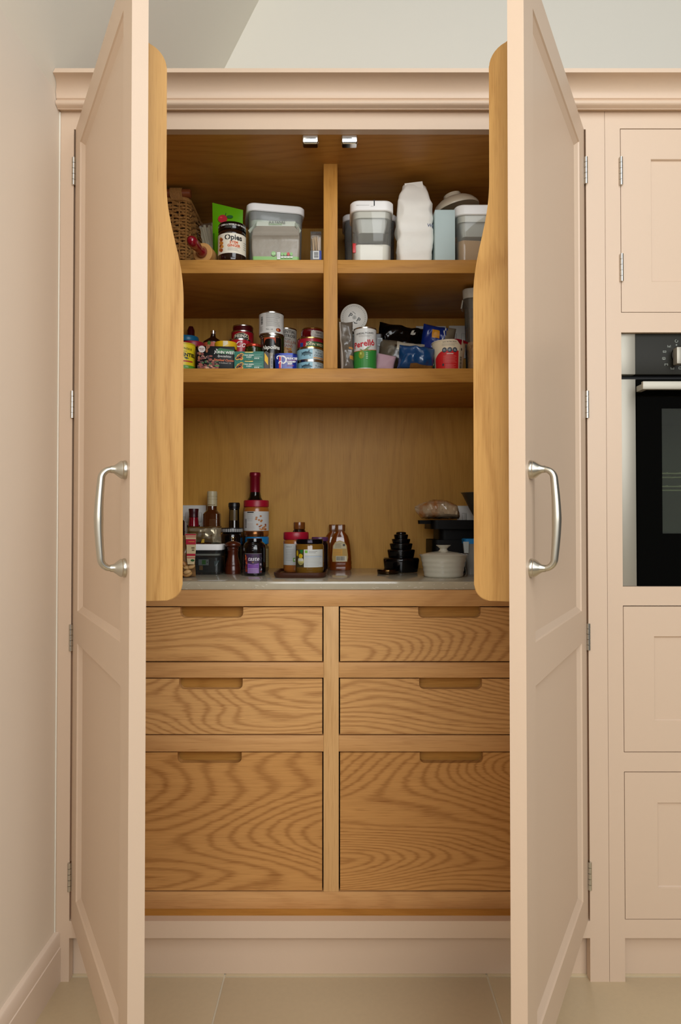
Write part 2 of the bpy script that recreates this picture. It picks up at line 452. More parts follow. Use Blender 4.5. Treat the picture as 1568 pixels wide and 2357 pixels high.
for (z0, z1, m, gl, gr) in ((0.7181, 0.8452, OAKFRONT, (-0.3797, -0.2305), (0.1842, 0.3324)),
                            (0.5463, 0.6765, OAKFRONT, (-0.3820, -0.2315), (0.1862, 0.3350)),
                            (0.1800, 0.5030, OAKBIG, (-0.3850, -0.2335), (0.1870, 0.3370))):
    drawer(DL[0], DL[1], z0, z1, gl[0], gl[1], m); drawer(DR[0], DR[1], z0, z1, gr[0], gr[1], m)
# door catches under the top rail
for xa, xb in ((695, 734), (785, 824)):
    x0, x1 = PX(xa, 0.03, 320), PX(xb, 0.03, 320); z0 = PZ(330.5, 0.026)
    b = rloft([((x0 + x1) / 2, 0.036, z0, x1 - x0 - 0.006, 0.018, 0.003), ((x0 + x1) / 2, 0.036, z0 + 0.004, x1 - x0, 0.024, 0.004),
               ((x0 + x1) / 2, 0.036, 1.9588, x1 - x0, 0.024, 0.004)])
    part('door_catch', b, CHROME)
# hinges of the two doors
def hinge(x, z0, z1, parent, y=-0.0035, sgn=1):
    b = bmesh.new(); n = 5; h = (z1 - z0) / n
    for i in range(n):
        lathe([(0.0, z0 + i * h), (0.0042, z0 + i * h + 0.0003), (0.0042, z0 + (i + 1) * h - 0.0006), (0.0, z0 + (i + 1) * h - 0.0003)], (x, y, 0), 12, bm=b, cap0=False, cap1=False)
        if i % 2 == 0: bm_box(b, min(x, x - sgn * 0.001), max(x, x - sgn * 0.001), y, 0.018, z0 + i * h, z0 + (i + 1) * h - 0.0005)
        else: bm_box(b, x - 0.0005 + sgn * 0.002, x + 0.0005 + sgn * 0.002, y, 0.016, z0 + i * h, z0 + (i + 1) * h - 0.0005)
    return link('hinge', b, mat((205, 203, 196), rough=0.25, metal=1.0, name='hinge_steel'), parent)
for ya, yb in ((364, 428), (900, 963), (1436, 1498), (1984, 2050)):
    hinge(XL + 0.001, PZ(yb, 0), PZ(ya, 0), LAR, sgn=1)
for ya, yb in ((363, 425), (900, 963), (1434, 1496), (1982, 2047)):
    hinge(XR - 0.001, PZ(yb, 0), PZ(ya, 0), LAR, sgn=-1)

# ---------------------------------------------------------------- the two open doors (local: x along the door, y = m * inwards)
DW, DT, DZ0, DZ1 = 0.5895, 0.026, 0.1395, 1.9580
def framed_door(bm_list, x0, x1, z0, z1, panels, th, m, rec=0.010, bw=0.011):
    """rail-and-stile slab with real recessed panels; panels = [(x0,x1,z0,z1)] one above the other, same x range"""
    bm = bmesh.new()
    px0, px1 = panels[0][0], panels[0][1]
    Y = lambda d: m * d
    def quad(a, b, c_, d): bm.faces.new([bm.verts.new(p) for p in (a, b, c_, d)])
    zs = [z0] + [z for p in sorted(panels, key=lambda q: q[2]) for z in (p[2], p[3])] + [z1]
    # face: two stiles, rails, then per panel the bevel and the sunk field
    quad((x0, 0, z0), (px0, 0, z0), (px0, 0, z1), (x0, 0, z1)); quad((px1, 0, z0), (x1, 0, z0), (x1, 0, z1), (px1, 0, z1))
    for i in range(0, len(zs), 2): quad((px0, 0, zs[i]), (px1, 0, zs[i]), (px1, 0, zs[i + 1]), (px0, 0, zs[i + 1]))
    for (a, b, c_, d) in panels:
        prof = [(0, 0), (0.0015, 0.003), (bw - 0.002, rec - 0.0015), (bw, rec)]
        R = [[bm.verts.new((a + s, Y(dd), c_ + s)), bm.verts.new((b - s, Y(dd), c_ + s)), bm.verts.new((b - s, Y(dd), d - s)), bm.verts.new((a + s, Y(dd), d - s))] for s, dd in prof]
        for i in range(len(R) - 1):
            for j in range(4): bm.faces.new((R[i][j], R[i][(j + 1) % 4], R[i + 1][(j + 1) % 4], R[i + 1][j]))
        bm.faces.new(R[-1])
    # back and edges
    quad((x0, Y(th), z0), (x0, Y(th), z1), (x1, Y(th), z1), (x1, Y(th), z0))
    quad((x0, 0, z0), (x0, Y(th), z0), (x1, Y(th), z0), (x1, 0, z0)); quad((x0, 0, z1), (x1, 0, z1), (x1, Y(th), z1), (x0, Y(th), z1))
    quad((x0, 0, z0), (x0, 0, z1), (x0, Y(th), z1), (x0, Y(th), z0)); quad((x1, 0, z0), (x1, Y(th), z0), (x1, Y(th), z1), (x1, 0, z1))
    bmesh.ops.remove_doubles(bm, verts=bm.verts[:], dist=1e-6)
    return bm
def add_door(side, hx, ang, rack_v, lab):
    m = 1 if side < 0 else -1
    d = framed_door(None, 0, DW, DZ0, DZ1, [(0.066, 0.525, 0.850, 1.898), (0.066, 0.525, 0.212, 0.779)], DT, m)
    bmesh.ops.translate(d, vec=(0, 0, 0), verts=d.verts[:])
    o = link('door', d, PINK, LAR, keep=True, smooth=False, label=lab)
    o.location = Vector((hx, -0.001, 0)) - ORG[LAR.name]
    o.rotation_euler = (0, 0, -ang if side < 0 else math.pi + ang)
    def sub(name, bm, mt, **k):
        q = link(name, bm, mt, o, keep=True, **k); return q
    # pull handle: two flared bosses and a bowed bar
    hu, z0, z1 = 0.5610, 0.9735, 1.1300
    b = bmesh.new()
    for z in (z0, z1):
        rings = []
        for r, dd in ((0.0148, 0.0), (0.0152, 0.003), (0.0140, 0.0055), (0.0146, 0.007), (0.0128, 0.010), (0.0088, 0.015), (0.0062, 0.019), (0.0056, 0.024)):
            rings.append([(hu + r * math.cos(t * math.pi / 10), -m * dd, z + r * math.sin(t * math.pi / 10)) for t in range(20)])
        bm_rings(b, rings)
    path = []; rad = []
    zc = (z0 + z1) / 2; hl = (z1 - z0) / 2
    for i in range(41):
        t = i / 40.0
        if t < 0.25:
            a = t / 0.25; q = a * math.pi / 2
            z = z1 - 0.016 * (1 - math.cos(q)) ; dd = 0.022 + 0.016 * math.sin(q)
        elif t > 0.75:
            a = (1 - t) / 0.25; q = a * math.pi / 2
            z = z0 + 0.016 * (1 - math.cos(q)); dd = 0.022 + 0.016 * math.sin(q)
        else:
            a = (t - 0.25) / 0.5; z = (z1 - 0.016) + (z0 - z1 + 0.032) * a; dd = 0.038 + 0.0035 * math.sin(a * math.pi)
        path.append((hu, -m * dd, z))
        k = 1 - abs(t - 0.5) * 2
        rad.append((0.0048 + 0.0026 * k ** 1.3, 0.0051 + 0.0021 * k))
    tube(path, rad, 14, bm=b)
    sub('handle', b, NICKEL)
    # spice rack on the inside: shaped side panels and three shelves
    zb, zt = 0.9155, 1.853; vu, vl = rack_v
    pts = [(DT + 0.0005, zb)]
    for i in range(8):
        a = math.radians(-90 + 90 * i / 7); pts.append((vl - 0.026 + 0.026 * math.cos(a), zb + 0.026 + 0.026 * math.sin(a)))
    for i in range(21):
        t = i / 20.0; zz = 1.412 + (1.632 - 1.412) * t
        s = t * t * t * (t * (6 * t - 15) + 10)
        pts.append((vl + (vu - vl) * s, zz))
    for i in range(9):
        a = math.radians(90 * i / 8); pts.append((vu - 0.034 + 0.034 * math.cos(a), zt - 0.040 + 0.034 * math.sin(a)))
    pts.append((DT + 0.0005, zt))
    for u0 in (0.0625, DW - 0.050 - 0.018):
        bm = prism(pts, lambda v, z: (u0, m * v, z), lambda v, z: (u0 + 0.018, m * v, z))
        es = [e for e in bm.edges if abs(e.verts[0].co.x - e.verts[1].co.x) < 1e-6 and len(e.link_faces) == 2 and any(len(q.verts) > 4 for q in e.link_faces)]
        bmesh.ops.bevel(bm, geom=es, offset=0.0015, segments=2, affect='EDGES')
        sub('rack_side_panel', bm, OAKRACK, sharp=0.5)
    for zz, vv in ((0.93, vl), (1.16, vl), (1.36, vl), (1.60, vu), (1.74, vu)):
        y0, y1 = sorted((m * (DT + 0.0005), m * (vv - 0.006)))
        sub('rack_shelf', box(0.081, DW - 0.0685, y0, y1, zz, zz + 0.012), OAKX, smooth=False)
        y0, y1 = sorted((m * (vv - 0.016), m * (vv - 0.006)))
        sub('rack_rail', box(0.081, DW - 0.0685, y0, y1, zz + 0.0125, zz + 0.05), OAKX, smooth=False)
    return o
add_door(-1, -0.6145, math.radians(61.1), (0.0690, 0.0990), 'left open door')
add_door(1, 0.5650, math.radians(62.0), (0.0702, 0.0985), 'right open door')

# worktop
q = mat((178, 170, 148), rough=0.10, vary=0.10, bscale=45, coat=0.15, name='quartz')
wt = thing('worktop', 'beige speckled stone worktop across the middle of the larder', 'worktop', (-0.025, 0.3, 0.887))
link('slab', box(IL + 0.0005, IR - 0.0005, 0.056, IB - 0.0005, 0.8866, 0.9060, bev=0.0012), q, wt)
sh = Sheet(wt, flat=front(-0.025, 0.056, 0.896), rough=0.3)
rd = random.Random(5)
for i in range(60):
    x = rd.uniform(-0.56, 0.56); z = rd.uniform(-0.008, 0.007); l = rd.uniform(0.002, 0.009); a = rd.uniform(-0.5, 0.5)
    c_, s_ = math.cos(a), math.sin(a); t = rd.uniform(0.0003, 0.0007)
    if abs(z + l * s_) > 0.0085: continue
    sh.poly((206, 200, 184), [(x, z - t), (x + l * c_, z + l * s_ - t), (x + l * c_, z + l * s_ + t), (x, z + t)], 1, 'stone_fleck')
sh.build()

# ================================================================ OVEN HOUSING
OH = thing('oven_housing', 'tall pink cupboard unit around the oven, right of the open doors', 'cupboard', (0.95, 0.3, 0))
OX0, OXI, OXJ, OX1 = 0.6138, 0.6490, 1.2470, 1.282
for a, b in ((OX0, OXI), (OXJ, OX1)): link('stile', box(a, b, 0, FT, 0, 2.0035), PINK, OH, smooth=False)
for z0, z1 in ((1.9610, 2.0035), (1.4857, 1.5315), (0.8553, 0.8988), (0.4762, 0.5200), (0.0985, 0.1405)):
    link('rail', box(OXI, OXJ, 0, FT, z0, z1), PINK, OH, smooth=False)
link('plinth', box(OXI - 0.02, OXJ + 0.02, 0.0285, 0.045, 0.0005, 0.125), PINK, OH)
DK = mat((70, 58, 46), rough=0.8, name='dark_carcass')
link('side_panel', box(OX0 + 0.004, OX0 + 0.022, FT + 0.0005, 0.60, 0.10, 2.0), DK, OH)
link('side_panel', box(OX1 - 0.022, OX1 - 0.004, FT + 0.0005, 0.60, 0.10, 2.0), DK, OH)
link('back_panel', box(OX0 + 0.004, OX1 - 0.004, 0.601, 0.615, 0.10, 2.0), DK, OH)
for z in (1.487, 0.857): link('carcass_shelf', box(OX0 + 0.023, OX1 - 0.023, FT + 0.0005, 0.60, z, z + 0.012), DK, OH)
def small_front(name, z0, z1, pz0, pz1, px0):
    x0, x1 = OXI + 0.0016, OXJ - 0.0016
    bm = framed_door(None, x0, x1, z0, z1, [(px0, x0 + x1 - px0, pz0, pz1)], 0.020, 1, rec=0.006, bw=0.003)
    bmesh.ops.translate(bm, vec=(0, 0.0006, 0), verts=bm.verts[:])
    return link(name, bm, PINK, OH, smooth=False)
dd = small_front('door', 1.5330, 1.9594, 1.6038, 1.8896, 0.7205)
small_front('drawer_front', 0.5216, 0.8532, 0.5905, 0.7846, 0.7205)
small_front('drawer_front', 0.1420, 0.4742, PZ(2045, 0), PZ(1848, 0), PX(1515, 0, 1950))
for ya, yb in ((363, 428), (585, 649)):
    hinge(OXI + 0.0008, PZ(yb, 0), PZ(ya, 0), OH, sgn=1)

# ================================================================ OVEN
OV = thing('built_in_oven', 'black glass built-in oven with brushed steel trim and bar handle', 'oven', (0.948, 0.2, 0.9))
oy = 0.010
ox0 = OXI + 0.0008; ox1 = 2 * 0.948 - ox0
ozt, ozm, ozd, ozb = PZ(768.5, oy), PZ(862, oy), PZ(873, oy), PZ(1349, oy)
sx = ox0 + 0.0355
link('oven_body', box(ox0 + 0.008, ox1 - 0.008, 0.36, 0.45, ozb + 0.004, ozt - 0.004), mat((30, 30, 30), rough=0.6), OV)
link('oven_body', box(ox0 + 0.004, ox1 - 0.004, 0.0335, 0.05, ozm - 0.02, ozt - 0.002), mat((12, 12, 12), rough=0.5), OV)
PANEL = mat((34, 33, 26), rough=0.45, spec=0.15, name='control_glass')
link('control_panel', box(sx + 0.0003, 2 * 0.948 - sx - 0.0003, oy, oy + 0.022, ozm, ozt, bev=0.001), PANEL, OV)
for a, b in ((ox0, sx), (2 * 0.948 - sx, ox1)):
    link('steel_trim', box(a, b, oy - 0.001, oy + 0.022, ozm, ozt, bev=0.0012), STEEL, OV)
    link('steel_trim', box(a, b, oy - 0.001, oy + 0.022, ozb, ozd, bev=0.0012), STEEL, OV)
gx0 = sx + 0.003; gx1 = 2 * 0.948 - gx0
wx0, wz1, wz0 = PX(1524, oy, 1000), PZ(940, oy), PZ(1228, oy); wx1 = 2 * 0.948 - wx0
bm = bmesh.new()                                     # black glass door frame around a real window
for a, b, c_, d in ((gx0, wx0, ozb, ozd), (wx1, gx1, ozb, ozd), (wx0, wx1, ozb, wz0), (wx0, wx1, wz1, ozd)):
    bm_box(bm, a, b, oy, oy + 0.014, c_, d)
link('door_glass', bm, mat((3, 3, 2), rough=0.04, spec=0.22, name='black_glass'), OV, smooth=False)
link('window_pane', box(wx0 + 0.0003, wx1 - 0.0003, oy + 0.0005, oy + 0.004, wz0 + 0.0003, wz1 - 0.0003), clear((200, 206, 194), 0.03, 0.03, 'tinted_glass'), OV, smooth=False)
EN = mat((92, 96, 88), rough=0.45, name='grey_enamel')
bm = bmesh.new()
for a in ((wx0 - 0.004, wx0, 0.026, 0.30, wz0 - 0.004, wz1 + 0.004), (wx1, wx1 + 0.004, 0.026, 0.30, wz0 - 0.004, wz1 + 0.004), (wx0, wx1, 0.026, 0.30, wz0 - 0.004, wz0),
          (wx0, wx1, 0.026, 0.30, wz1, wz1 + 0.004), (wx0, wx1, 0.296, 0.30, wz0, wz1)): bm_box(bm, *a)
link('cavity_lining', bm, EN, OV, smooth=False)
for yy in (1090, 1120):
    z = PZ(yy, 0.03); bm = bmesh.new()
    for k in range(2): tube([(wx0 + 0.001, 0.028 + 0.004 * k, z - k * 0.009), (wx1 - 0.001, 0.028 + 0.004 * k, z - k * 0.009)], 0.0017, 8, bm=bm)
    for i in range(13):
        x = wx0 + 0.02 + (wx1 - wx0 - 0.04) * i / 12; tube([(x, 0.028, z + 0.002), (x, 0.28, z + 0.002)], 0.0014, 6, bm=bm)
    link('oven_rack', bm, mat((226, 222, 200), rough=0.4, metal=0.2, name='rack_wire'), OV)
hz0, hz1 = PZ(897, -0.035), PZ(878, -0.035); hx0 = PX(1478, -0.035, 890); hx1 = 2 * 0.948 - hx0
bm = bmesh.new()
bm_box(bm, hx0, hx1, -0.040, -0.030, hz0, hz1, bev=0.002)
for x in (hx0 + 0.006, hx1 - 0.018): bm_box(bm, x, x + 0.012, -0.0315, oy - 0.0003, hz0 + 0.003, hz1 - 0.003)
link('handle', bm, STEEL, OV, sharp=0.5)
kx, kc = PX(1566, oy, 818), PZ(818, oy)
bm = bmesh.new()
bm_rings(bm, [[(kx + r * math.cos(t * math.pi / 20), y, kc + r * math.sin(t * math.pi / 20)) for t in range(40)]
              for r, y in ((0.0215, oy - 0.0003), (0.0210, oy - 0.004), (0.0185, oy - 0.006), (0.0175, oy - 0.014))])
link('knob_base', bm, mat((14, 13, 11), rough=0.3), OV, sharp=0.5)
gx_ = PX(1558.5, oy - 0.034, 815); gz0, gz1 = PZ(837, oy - 0.034), PZ(798, oy - 0.034)
bm = bmesh.new(); bm_box(bm, gx_, gx_ + 0.0150, oy - 0.034, oy - 0.0145, gz0, gz1, bev=0.002)
bm_box(bm, gx_ + 0.0069, gx_ + 0.0081, oy - 0.0344, oy - 0.033, gz1 - 0.0052, gz1 - 0.001)
link('control_knob', bm, STEEL, OV, sharp=0.5)
sh = Sheet(OV, flat=front(0, oy, 0), rough=0.4)
G = (150, 156, 146)
def at(x, y): p = P(x, y, oy); return p.x, p.z
def frame(x, y, w_, h, sides, col=G, t=0.0009):
    X, Z = at(x, y); a, b, c_, d = X - w_ / 2, X + w_ / 2, Z - h / 2, Z + h / 2
    if 'l' in sides: sh.rect(col, a, a + t, c_, d)
    if 'r' in sides: sh.rect(col, b - t, b, c_, d)
    if 't' in sides: sh.rect(col, a, b, d - t, d)
    if 'b' in sides: sh.rect(col, a, b, c_, c_ + t)
    if 'T' in sides: sh.rect(col, a + 0.0014, b - 0.0014, d - 2.2 * t, d)
    if 'B' in sides: sh.rect(col, a + 0.0014, b - 0.0014, c_, c_ + 2.2 * t)
frame(1530, 809.5, 0.0075, 0.006, 'lrtbTB'); frame(1528.5, 825, 0.0075, 0.0055, 'lrt'); frame(1534, 839, 0.0078, 0.0055, 'lrtT'); frame(1548, 848, 0.0078, 0.0055, 'lrbB')
frame(1566, 847, 0.0075, 0.0055, 'lrtb'); frame(1540.5, 797, 0.0075, 0.005, 'lr')
X, Z = at(1528.5, 826); sh.poly(G, [(X - 0.0022, Z - 0.002), (X + 0.0022, Z - 0.002), (X, Z + 0.0018)])
X, Z = at(1540.5, 797.5); sh.poly(G, [(X - 0.0016, Z - 0.0018), (X + 0.0016, Z - 0.0018), (X, Z + 0.0024)])
def ring(x, y, r, t, a0, a1):
    X, Z = at(x, y); n = 18
    pts = [(X + rr * math.cos(math.radians(a0 + (a1 - a0) * i / n)), Z + rr * math.sin(math.radians(a0 + (a1 - a0) * i / n))) for i in range(n + 1) for rr in (r, r - t)]
    sh.add(G, pts, [(2 * i, 2 * i + 2, 2 * i + 3, 2 * i + 1) for i in range(n)])
ring(1557.5, 785, 0.0037, 0.0009, 95, 395); ring(1557.5, 794, 0.0018, 0.0009, 0, 360)
sh.build()

# ================================================================ SOCKETS ON THE BACK PANEL
def socket(x0, x1, y0, y1, lab, holes=True, text=None, n=2):
    a, b = P(x0, y1, IB), P(x1, y0, IB)
    t = thing('socket_plate', lab, 'socket', ((a.x + b.x) / 2, IB, a.z), 'white electrical plates on the back panel')
    bm = rloft([]) if False else bmesh.new()
    bm_box(bm, a.x, b.x, IB - 0.0085, IB - 0.0004, a.z, b.z, bev=0.002)
    link('plate', bm, mat((206, 206, 200), rough=0.35, name='white_plate'), t)
    cx, w_ = (a.x + b.x) / 2, b.x - a.x; h = b.z - a.z
    for i in range(n):
        x = cx + w_ * (i - (n - 1) / 2) * 0.46
        bm = bmesh.new(); bm_box(bm, x - 0.006, x + 0.006, IB - 0.0110, IB - 0.0084, b.z - h * 0.56, b.z - h * 0.26, bev=0.0012)
        link('rocker_switch', bm, mat((196, 196, 190), rough=0.3), t)
        s_ = Sheet(t, flat=front(x, IB - 0.0085, 0))
        for (p, q, r, u) in ((-0.0072, 0.0072, b.z - h * 0.25, b.z - h * 0.245), (-0.0072, -0.0066, b.z - h * 0.57, b.z - h * 0.25), (0.0066, 0.0072, b.z - h * 0.57, b.z - h * 0.25)):
            s_.rect((90, 90, 86), p, q, r, u, 1, 'switch_surround')
        if holes:
            s_.rect((15, 15, 15), -0.002, 0.002, b.z - h * 0.74, b.z - h * 0.66, 1, 'pin_hole')
            for k in (-1, 1): s_.rect((15, 15, 15), k * 0.011 - 0.003, k * 0.011 + 0.003, b.z - h * 0.90, b.z - h * 0.86, 1, 'pin_hole')
        s_.build()
    if text:
        s_ = Sheet(t, flat=front(0, IB - 0.0085, 0))
        for i, ln in enumerate(text): s_.text((30, 30, 30), ln, P(993, 763, IB).x, P(993, 764 + 7.5 * i, IB).z, 0.0098, bold=0.0003, space=1.15)
        s_.build()
    return t
socket(418, 476, 1163, 1232, 'white double socket behind the red sauce bottle on the worktop')
socket(1052, 1112, 1164, 1234, 'white double socket behind the wrapped bread loaf')
socket(957, 1026, 752, 826, 'white switch plate lettered for the oven, behind the bags on the middle shelf', holes=False, text=('OVEN', 'LEFT'), n=0)
socket(1033, 1079, 751, 826, 'white switch plate without lettering, beside the tall cereal container', holes=False, n=2)

# ================================================================ GOODS: helpers
Z1, Z2, Z3 = 1.7128, 1.4364, 0.9062            # top shelf, middle shelf, worktop
def rad(x0, x1, Y): return (x1 - x0) / 2 * (D + Y) / F
def tin(name, label, cat, x0, x1, ytop, Yc, zb, body, rim=TINRIM, group=None, bead=0, ztop=None, r=None):
    r = r or rad(x0, x1, Yc); cx = PX((x0 + x1) / 2, Yc); zt_ = ztop or PZ(ytop, Yc - r); h = zt_ - zb
    t = thing(name, label, cat, (cx, Yc, zb), group)
    prof = [(r * 0.985, 0.003), (r, 0.005)]
    for i in range(bead):
        z = 0.2 * h + 0.6 * h * (i + 0.5) / bead; prof += [(r, z - 0.003), (r - 0.001, z), (r, z + 0.003)]
    prof += [(r, h - 0.005), (r * 0.985, h - 0.003)]
    link('can_body', lathe(prof, (cx, Yc, zb), 40), body, t, sharp=0.5)
    for z0, s in ((0, 1), (h, -1)):
        link('can_rim', lathe([(0.0, z0 + s * 0.0022), (r * 0.93, z0 + s * 0.0022), (r * 0.95, z0), (r * 1.012, z0), (r * 1.018, z0 + s * 0.0015), (r * 1.005, z0 + s * 0.0034), (r * 0.97, z0 + s * 0.0036), (0.0, z0 + s * 0.0036)], (cx, Yc, zb), 40, cap0=False, cap1=False), rim, t, sharp=0.6)
    return t, Sheet(t, cyl=(cx, Yc, zb, r, 0.0)), r, h
def jar(name, label, cat, cx, Yc, zb, prof, body, lid=None, lidprof=None, group=None, sx=1.0, sy=1.0, seg=36, bodyname='jar_body', lidname='lid'):
    t = thing(name, label, cat, (cx, Yc, zb), group)
    link(bodyname, lathe(prof, (cx, Yc, zb), seg, sx, sy), body, t, sharp=0.7)
    if lid: link(lidname, lathe(lidprof, (cx, Yc, zb), seg, sx if sx == sy else 1, sy if sx == sy else 1), lid, t, sharp=0.6)
    return t
def jar_prof(r, h, neck=None, lid_h=0.016, sh=0.010):
    n = neck or r * 0.86; b = h - lid_h
    return [(r * 0.90, 0.0), (r * 0.98, 0.003), (r, 0.008), (r, b - sh), (r * 0.97, b - sh * 0.5), (n, b - 0.002), (n, b + 0.001)]
def lid_prof(r, z0, z1):
    return [(r * 0.97, z0), (r, z0 + 0.0015), (r, z1 - 0.0025), (r * 0.96, z1), (0.001, z1)]

# ================================================================ TOP SHELF, LEFT
# basket
by, bx1 = 0.27, -0.411; bzt = PZ(460, by)
bk = thing('wicker_basket', 'brown woven seagrass basket with a wooden rod handle on the top shelf', 'basket', (-0.50, 0.37, Z1))
SEA = mat((150, 104, 48), rough=0.75, bump=0.5, bscale=260, vary=0.35, name='seagrass')
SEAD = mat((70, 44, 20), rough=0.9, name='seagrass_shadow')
bx0, by1 = -0.588, 0.50
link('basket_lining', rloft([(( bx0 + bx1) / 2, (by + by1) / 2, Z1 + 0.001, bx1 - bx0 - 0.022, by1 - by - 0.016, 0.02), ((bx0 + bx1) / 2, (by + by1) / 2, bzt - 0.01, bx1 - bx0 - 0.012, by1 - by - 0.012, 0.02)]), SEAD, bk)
bm = bmesh.new(); rows = 24
for i in range(rows):
    z = Z1 + 0.0058 + (bzt - Z1 - 0.010) * i / (rows - 1)
    grow = 0.004 * i / rows - 0.004
    pts = []
    n1, n2 = 46, 46
    for k in range(n1): 
        t = k / n1; x = bx0 + (bx1 - 0.012 + grow - bx0) * t
        wv = math.sin(x * 2 * math.pi / 0.036 + i * math.pi) * 0.0032
        pts.append((x, by - grow + wv, z + 0.0012 * math.sin(x * 190 + i * 1.7)))
    for k in range(5):
        a = math.radians(-90 + 90 * (k + 0.5) / 5); pts.append((bx1 + grow - 0.012 + 0.012 * math.cos(a), by - grow + 0.012 + 0.012 * math.sin(a), z))
    for k in range(n2 + 1):
        y = by + 0.012 + (by1 - by - 0.012) * k / n2
        pts.append((bx1 + grow + math.sin(y * 2 * math.pi / 0.036 + i * math.pi) * 0.0022, y, z + 0.0012 * math.sin(y * 190 + i)))
    tube(pts, [0.0037 + 0.0007 * math.sin(q_ * 2.1 + i) for q_ in range(len(pts))], 6, bm=bm)
link('woven_rope', bm, SEA, bk, kind='stuff')
bm = bmesh.new()
for k in range(12):
    x = bx0 + 0.008 + k * 0.018
    if x < bx1 - 0.006: tube([(x, by + 0.001, Z1 + 0.002), (x, by - 0.001, bzt)], 0.0022, 5, bm=bm)
    y = by + 0.02 + k * 0.018
    if y < by1: tube([(bx1 - 0.001, y, Z1 + 0.002), (bx1 + 0.001, y, bzt)], 0.0022, 5, bm=bm)
link('basket_stake', bm, SEA, bk, kind='stuff')
bm = bmesh.new()
tube([(bx0, by - 0.001, bzt)] + [(bx0 + (bx1 - bx0) * k / 14, by - 0.002 + 0.001 * math.sin(k * 2.2), bzt + 0.001 * math.sin(k * 3)) for k in range(1, 14)] + [(bx1 - 0.004, by + 0.002, bzt), (bx1 + 0.001, by + 0.012, bzt), (bx1 + 0.001, by1, bzt)], 0.006, 8, bm=bm)
link('basket_rim', bm, SEA, bk)
rz = (PZ(435, by) + PZ(457, by)) / 2; rr = 0.0122; rx1 = PX(440, by, 445)
bm = tube([(bx0, by, rz), (rx1 - 0.0015, by, rz), (rx1, by, rz)], [rr, rr, rr * 0.86], 20)
link('wooden_rod', bm, mat((118, 60, 28), rough=0.35, vary=0.2, bscale=30, name='brown_wood'), bk)
bm = bmesh.new(); n = 10
for k in range(n):
    x = PX(394, by, 445) + (PX(419, by, 445) - PX(394, by, 445)) * k / (n - 1)
    pts = []
    for j in range(17):
        a = math.radians(-120 + 300 * j / 16); pts.append((x + 0.001 * math.sin(j), by - (rr + 0.002) * math.cos(a - math.pi / 2 + 0.0), rz + (rr + 0.002) * math.sin(a - math.pi / 2 + math.pi)))
    tube([(x + 0.004, by - 0.006, bzt - 0.004), (x + 0.001, by - rr - 0.001, rz - 0.010), (x, by - rr - 0.0022, rz), (x, by - rr * 0.75 - 0.001, rz + rr * 0.75 + 0.0008), (x, by, rz + rr + 0.0022), (x, by + rr + 0.001, rz), (x, by + 0.006, bzt)], 0.0019, 6, bm=bm)
link('cord_wrap', bm, SEA, bk)
# rolling pin, its red handle towards us
rp = thing('wooden_masher', 'short wooden kitchen tool with a glossy red handle lying beside the basket', 'kitchen tool', (PX(466, 0.175, 585), 0.175, Z1))
rz = Z1 + 0.0262; x0 = PX(466, 0.175, 585); x1 = PX(443, 0.105, 555)
dv = (Vector((x0, 0.175, 0)) - Vector((x1, 0.105, 0))).normalized(); e0 = Vector((x0, 0.175, rz))
RED = mat((128, 8, 30), rough=0.18, coat=0.5, name='red_lacquer')
link('barrel', tube([e0, e0 + dv * 0.002, e0 + dv * 0.050, e0 + dv * 0.052], [0.024, 0.026, 0.026, 0.024], 28), mat((196, 146, 84), rough=0.5, bump=0.05, vary=0.12, bscale=40, name='beech'), rp)
pp = [(-0.0002, 0.0125), (-0.006, 0.0150), (-0.016, 0.0112), (-0.03, 0.0105), (-0.055, 0.0130), (-0.072, 0.0135), (-0.082, 0.0105), (-0.0865, 0.0045)]
link('handle', tube([e0 + dv * a for a, _ in pp], [b for _, b in pp], 20), RED, rp, sharp=1.2)
# bag of white candles
cb = thing('bag_of_sticks', 'clear bag of white sticks leaning between the basket and the green pouch', 'bag', (PX(482, 0.35), 0.35, Z1))
Mx = Matrix.Translation((PX(487, 0.36), 0.36, Z1 + 0.104)) @ Matrix.Rotation(math.radians(-12), 4, 'Y')
bm = bmesh.new()
for k in range(9):
    a = -0.024 + 0.006 * k; tube([(a * 0.7, 0.004 * math.sin(k * 2.4), -0.088), (a, 0.006 * math.sin(k * 1.7), 0.070 + 0.005 * math.sin(k * 3))], 0.0040, 8, bm=bm)
link('white_sticks', bm, mat((226, 220, 205), rough=0.55), cb, M=Mx, kind='stuff')
bm, st = pillow(0.062, 0.188, 0.038, 14, 0.003, 3)
link('clear_film', bm, clear((240, 238, 228), 0.10, 0.06), cb, M=Mx)
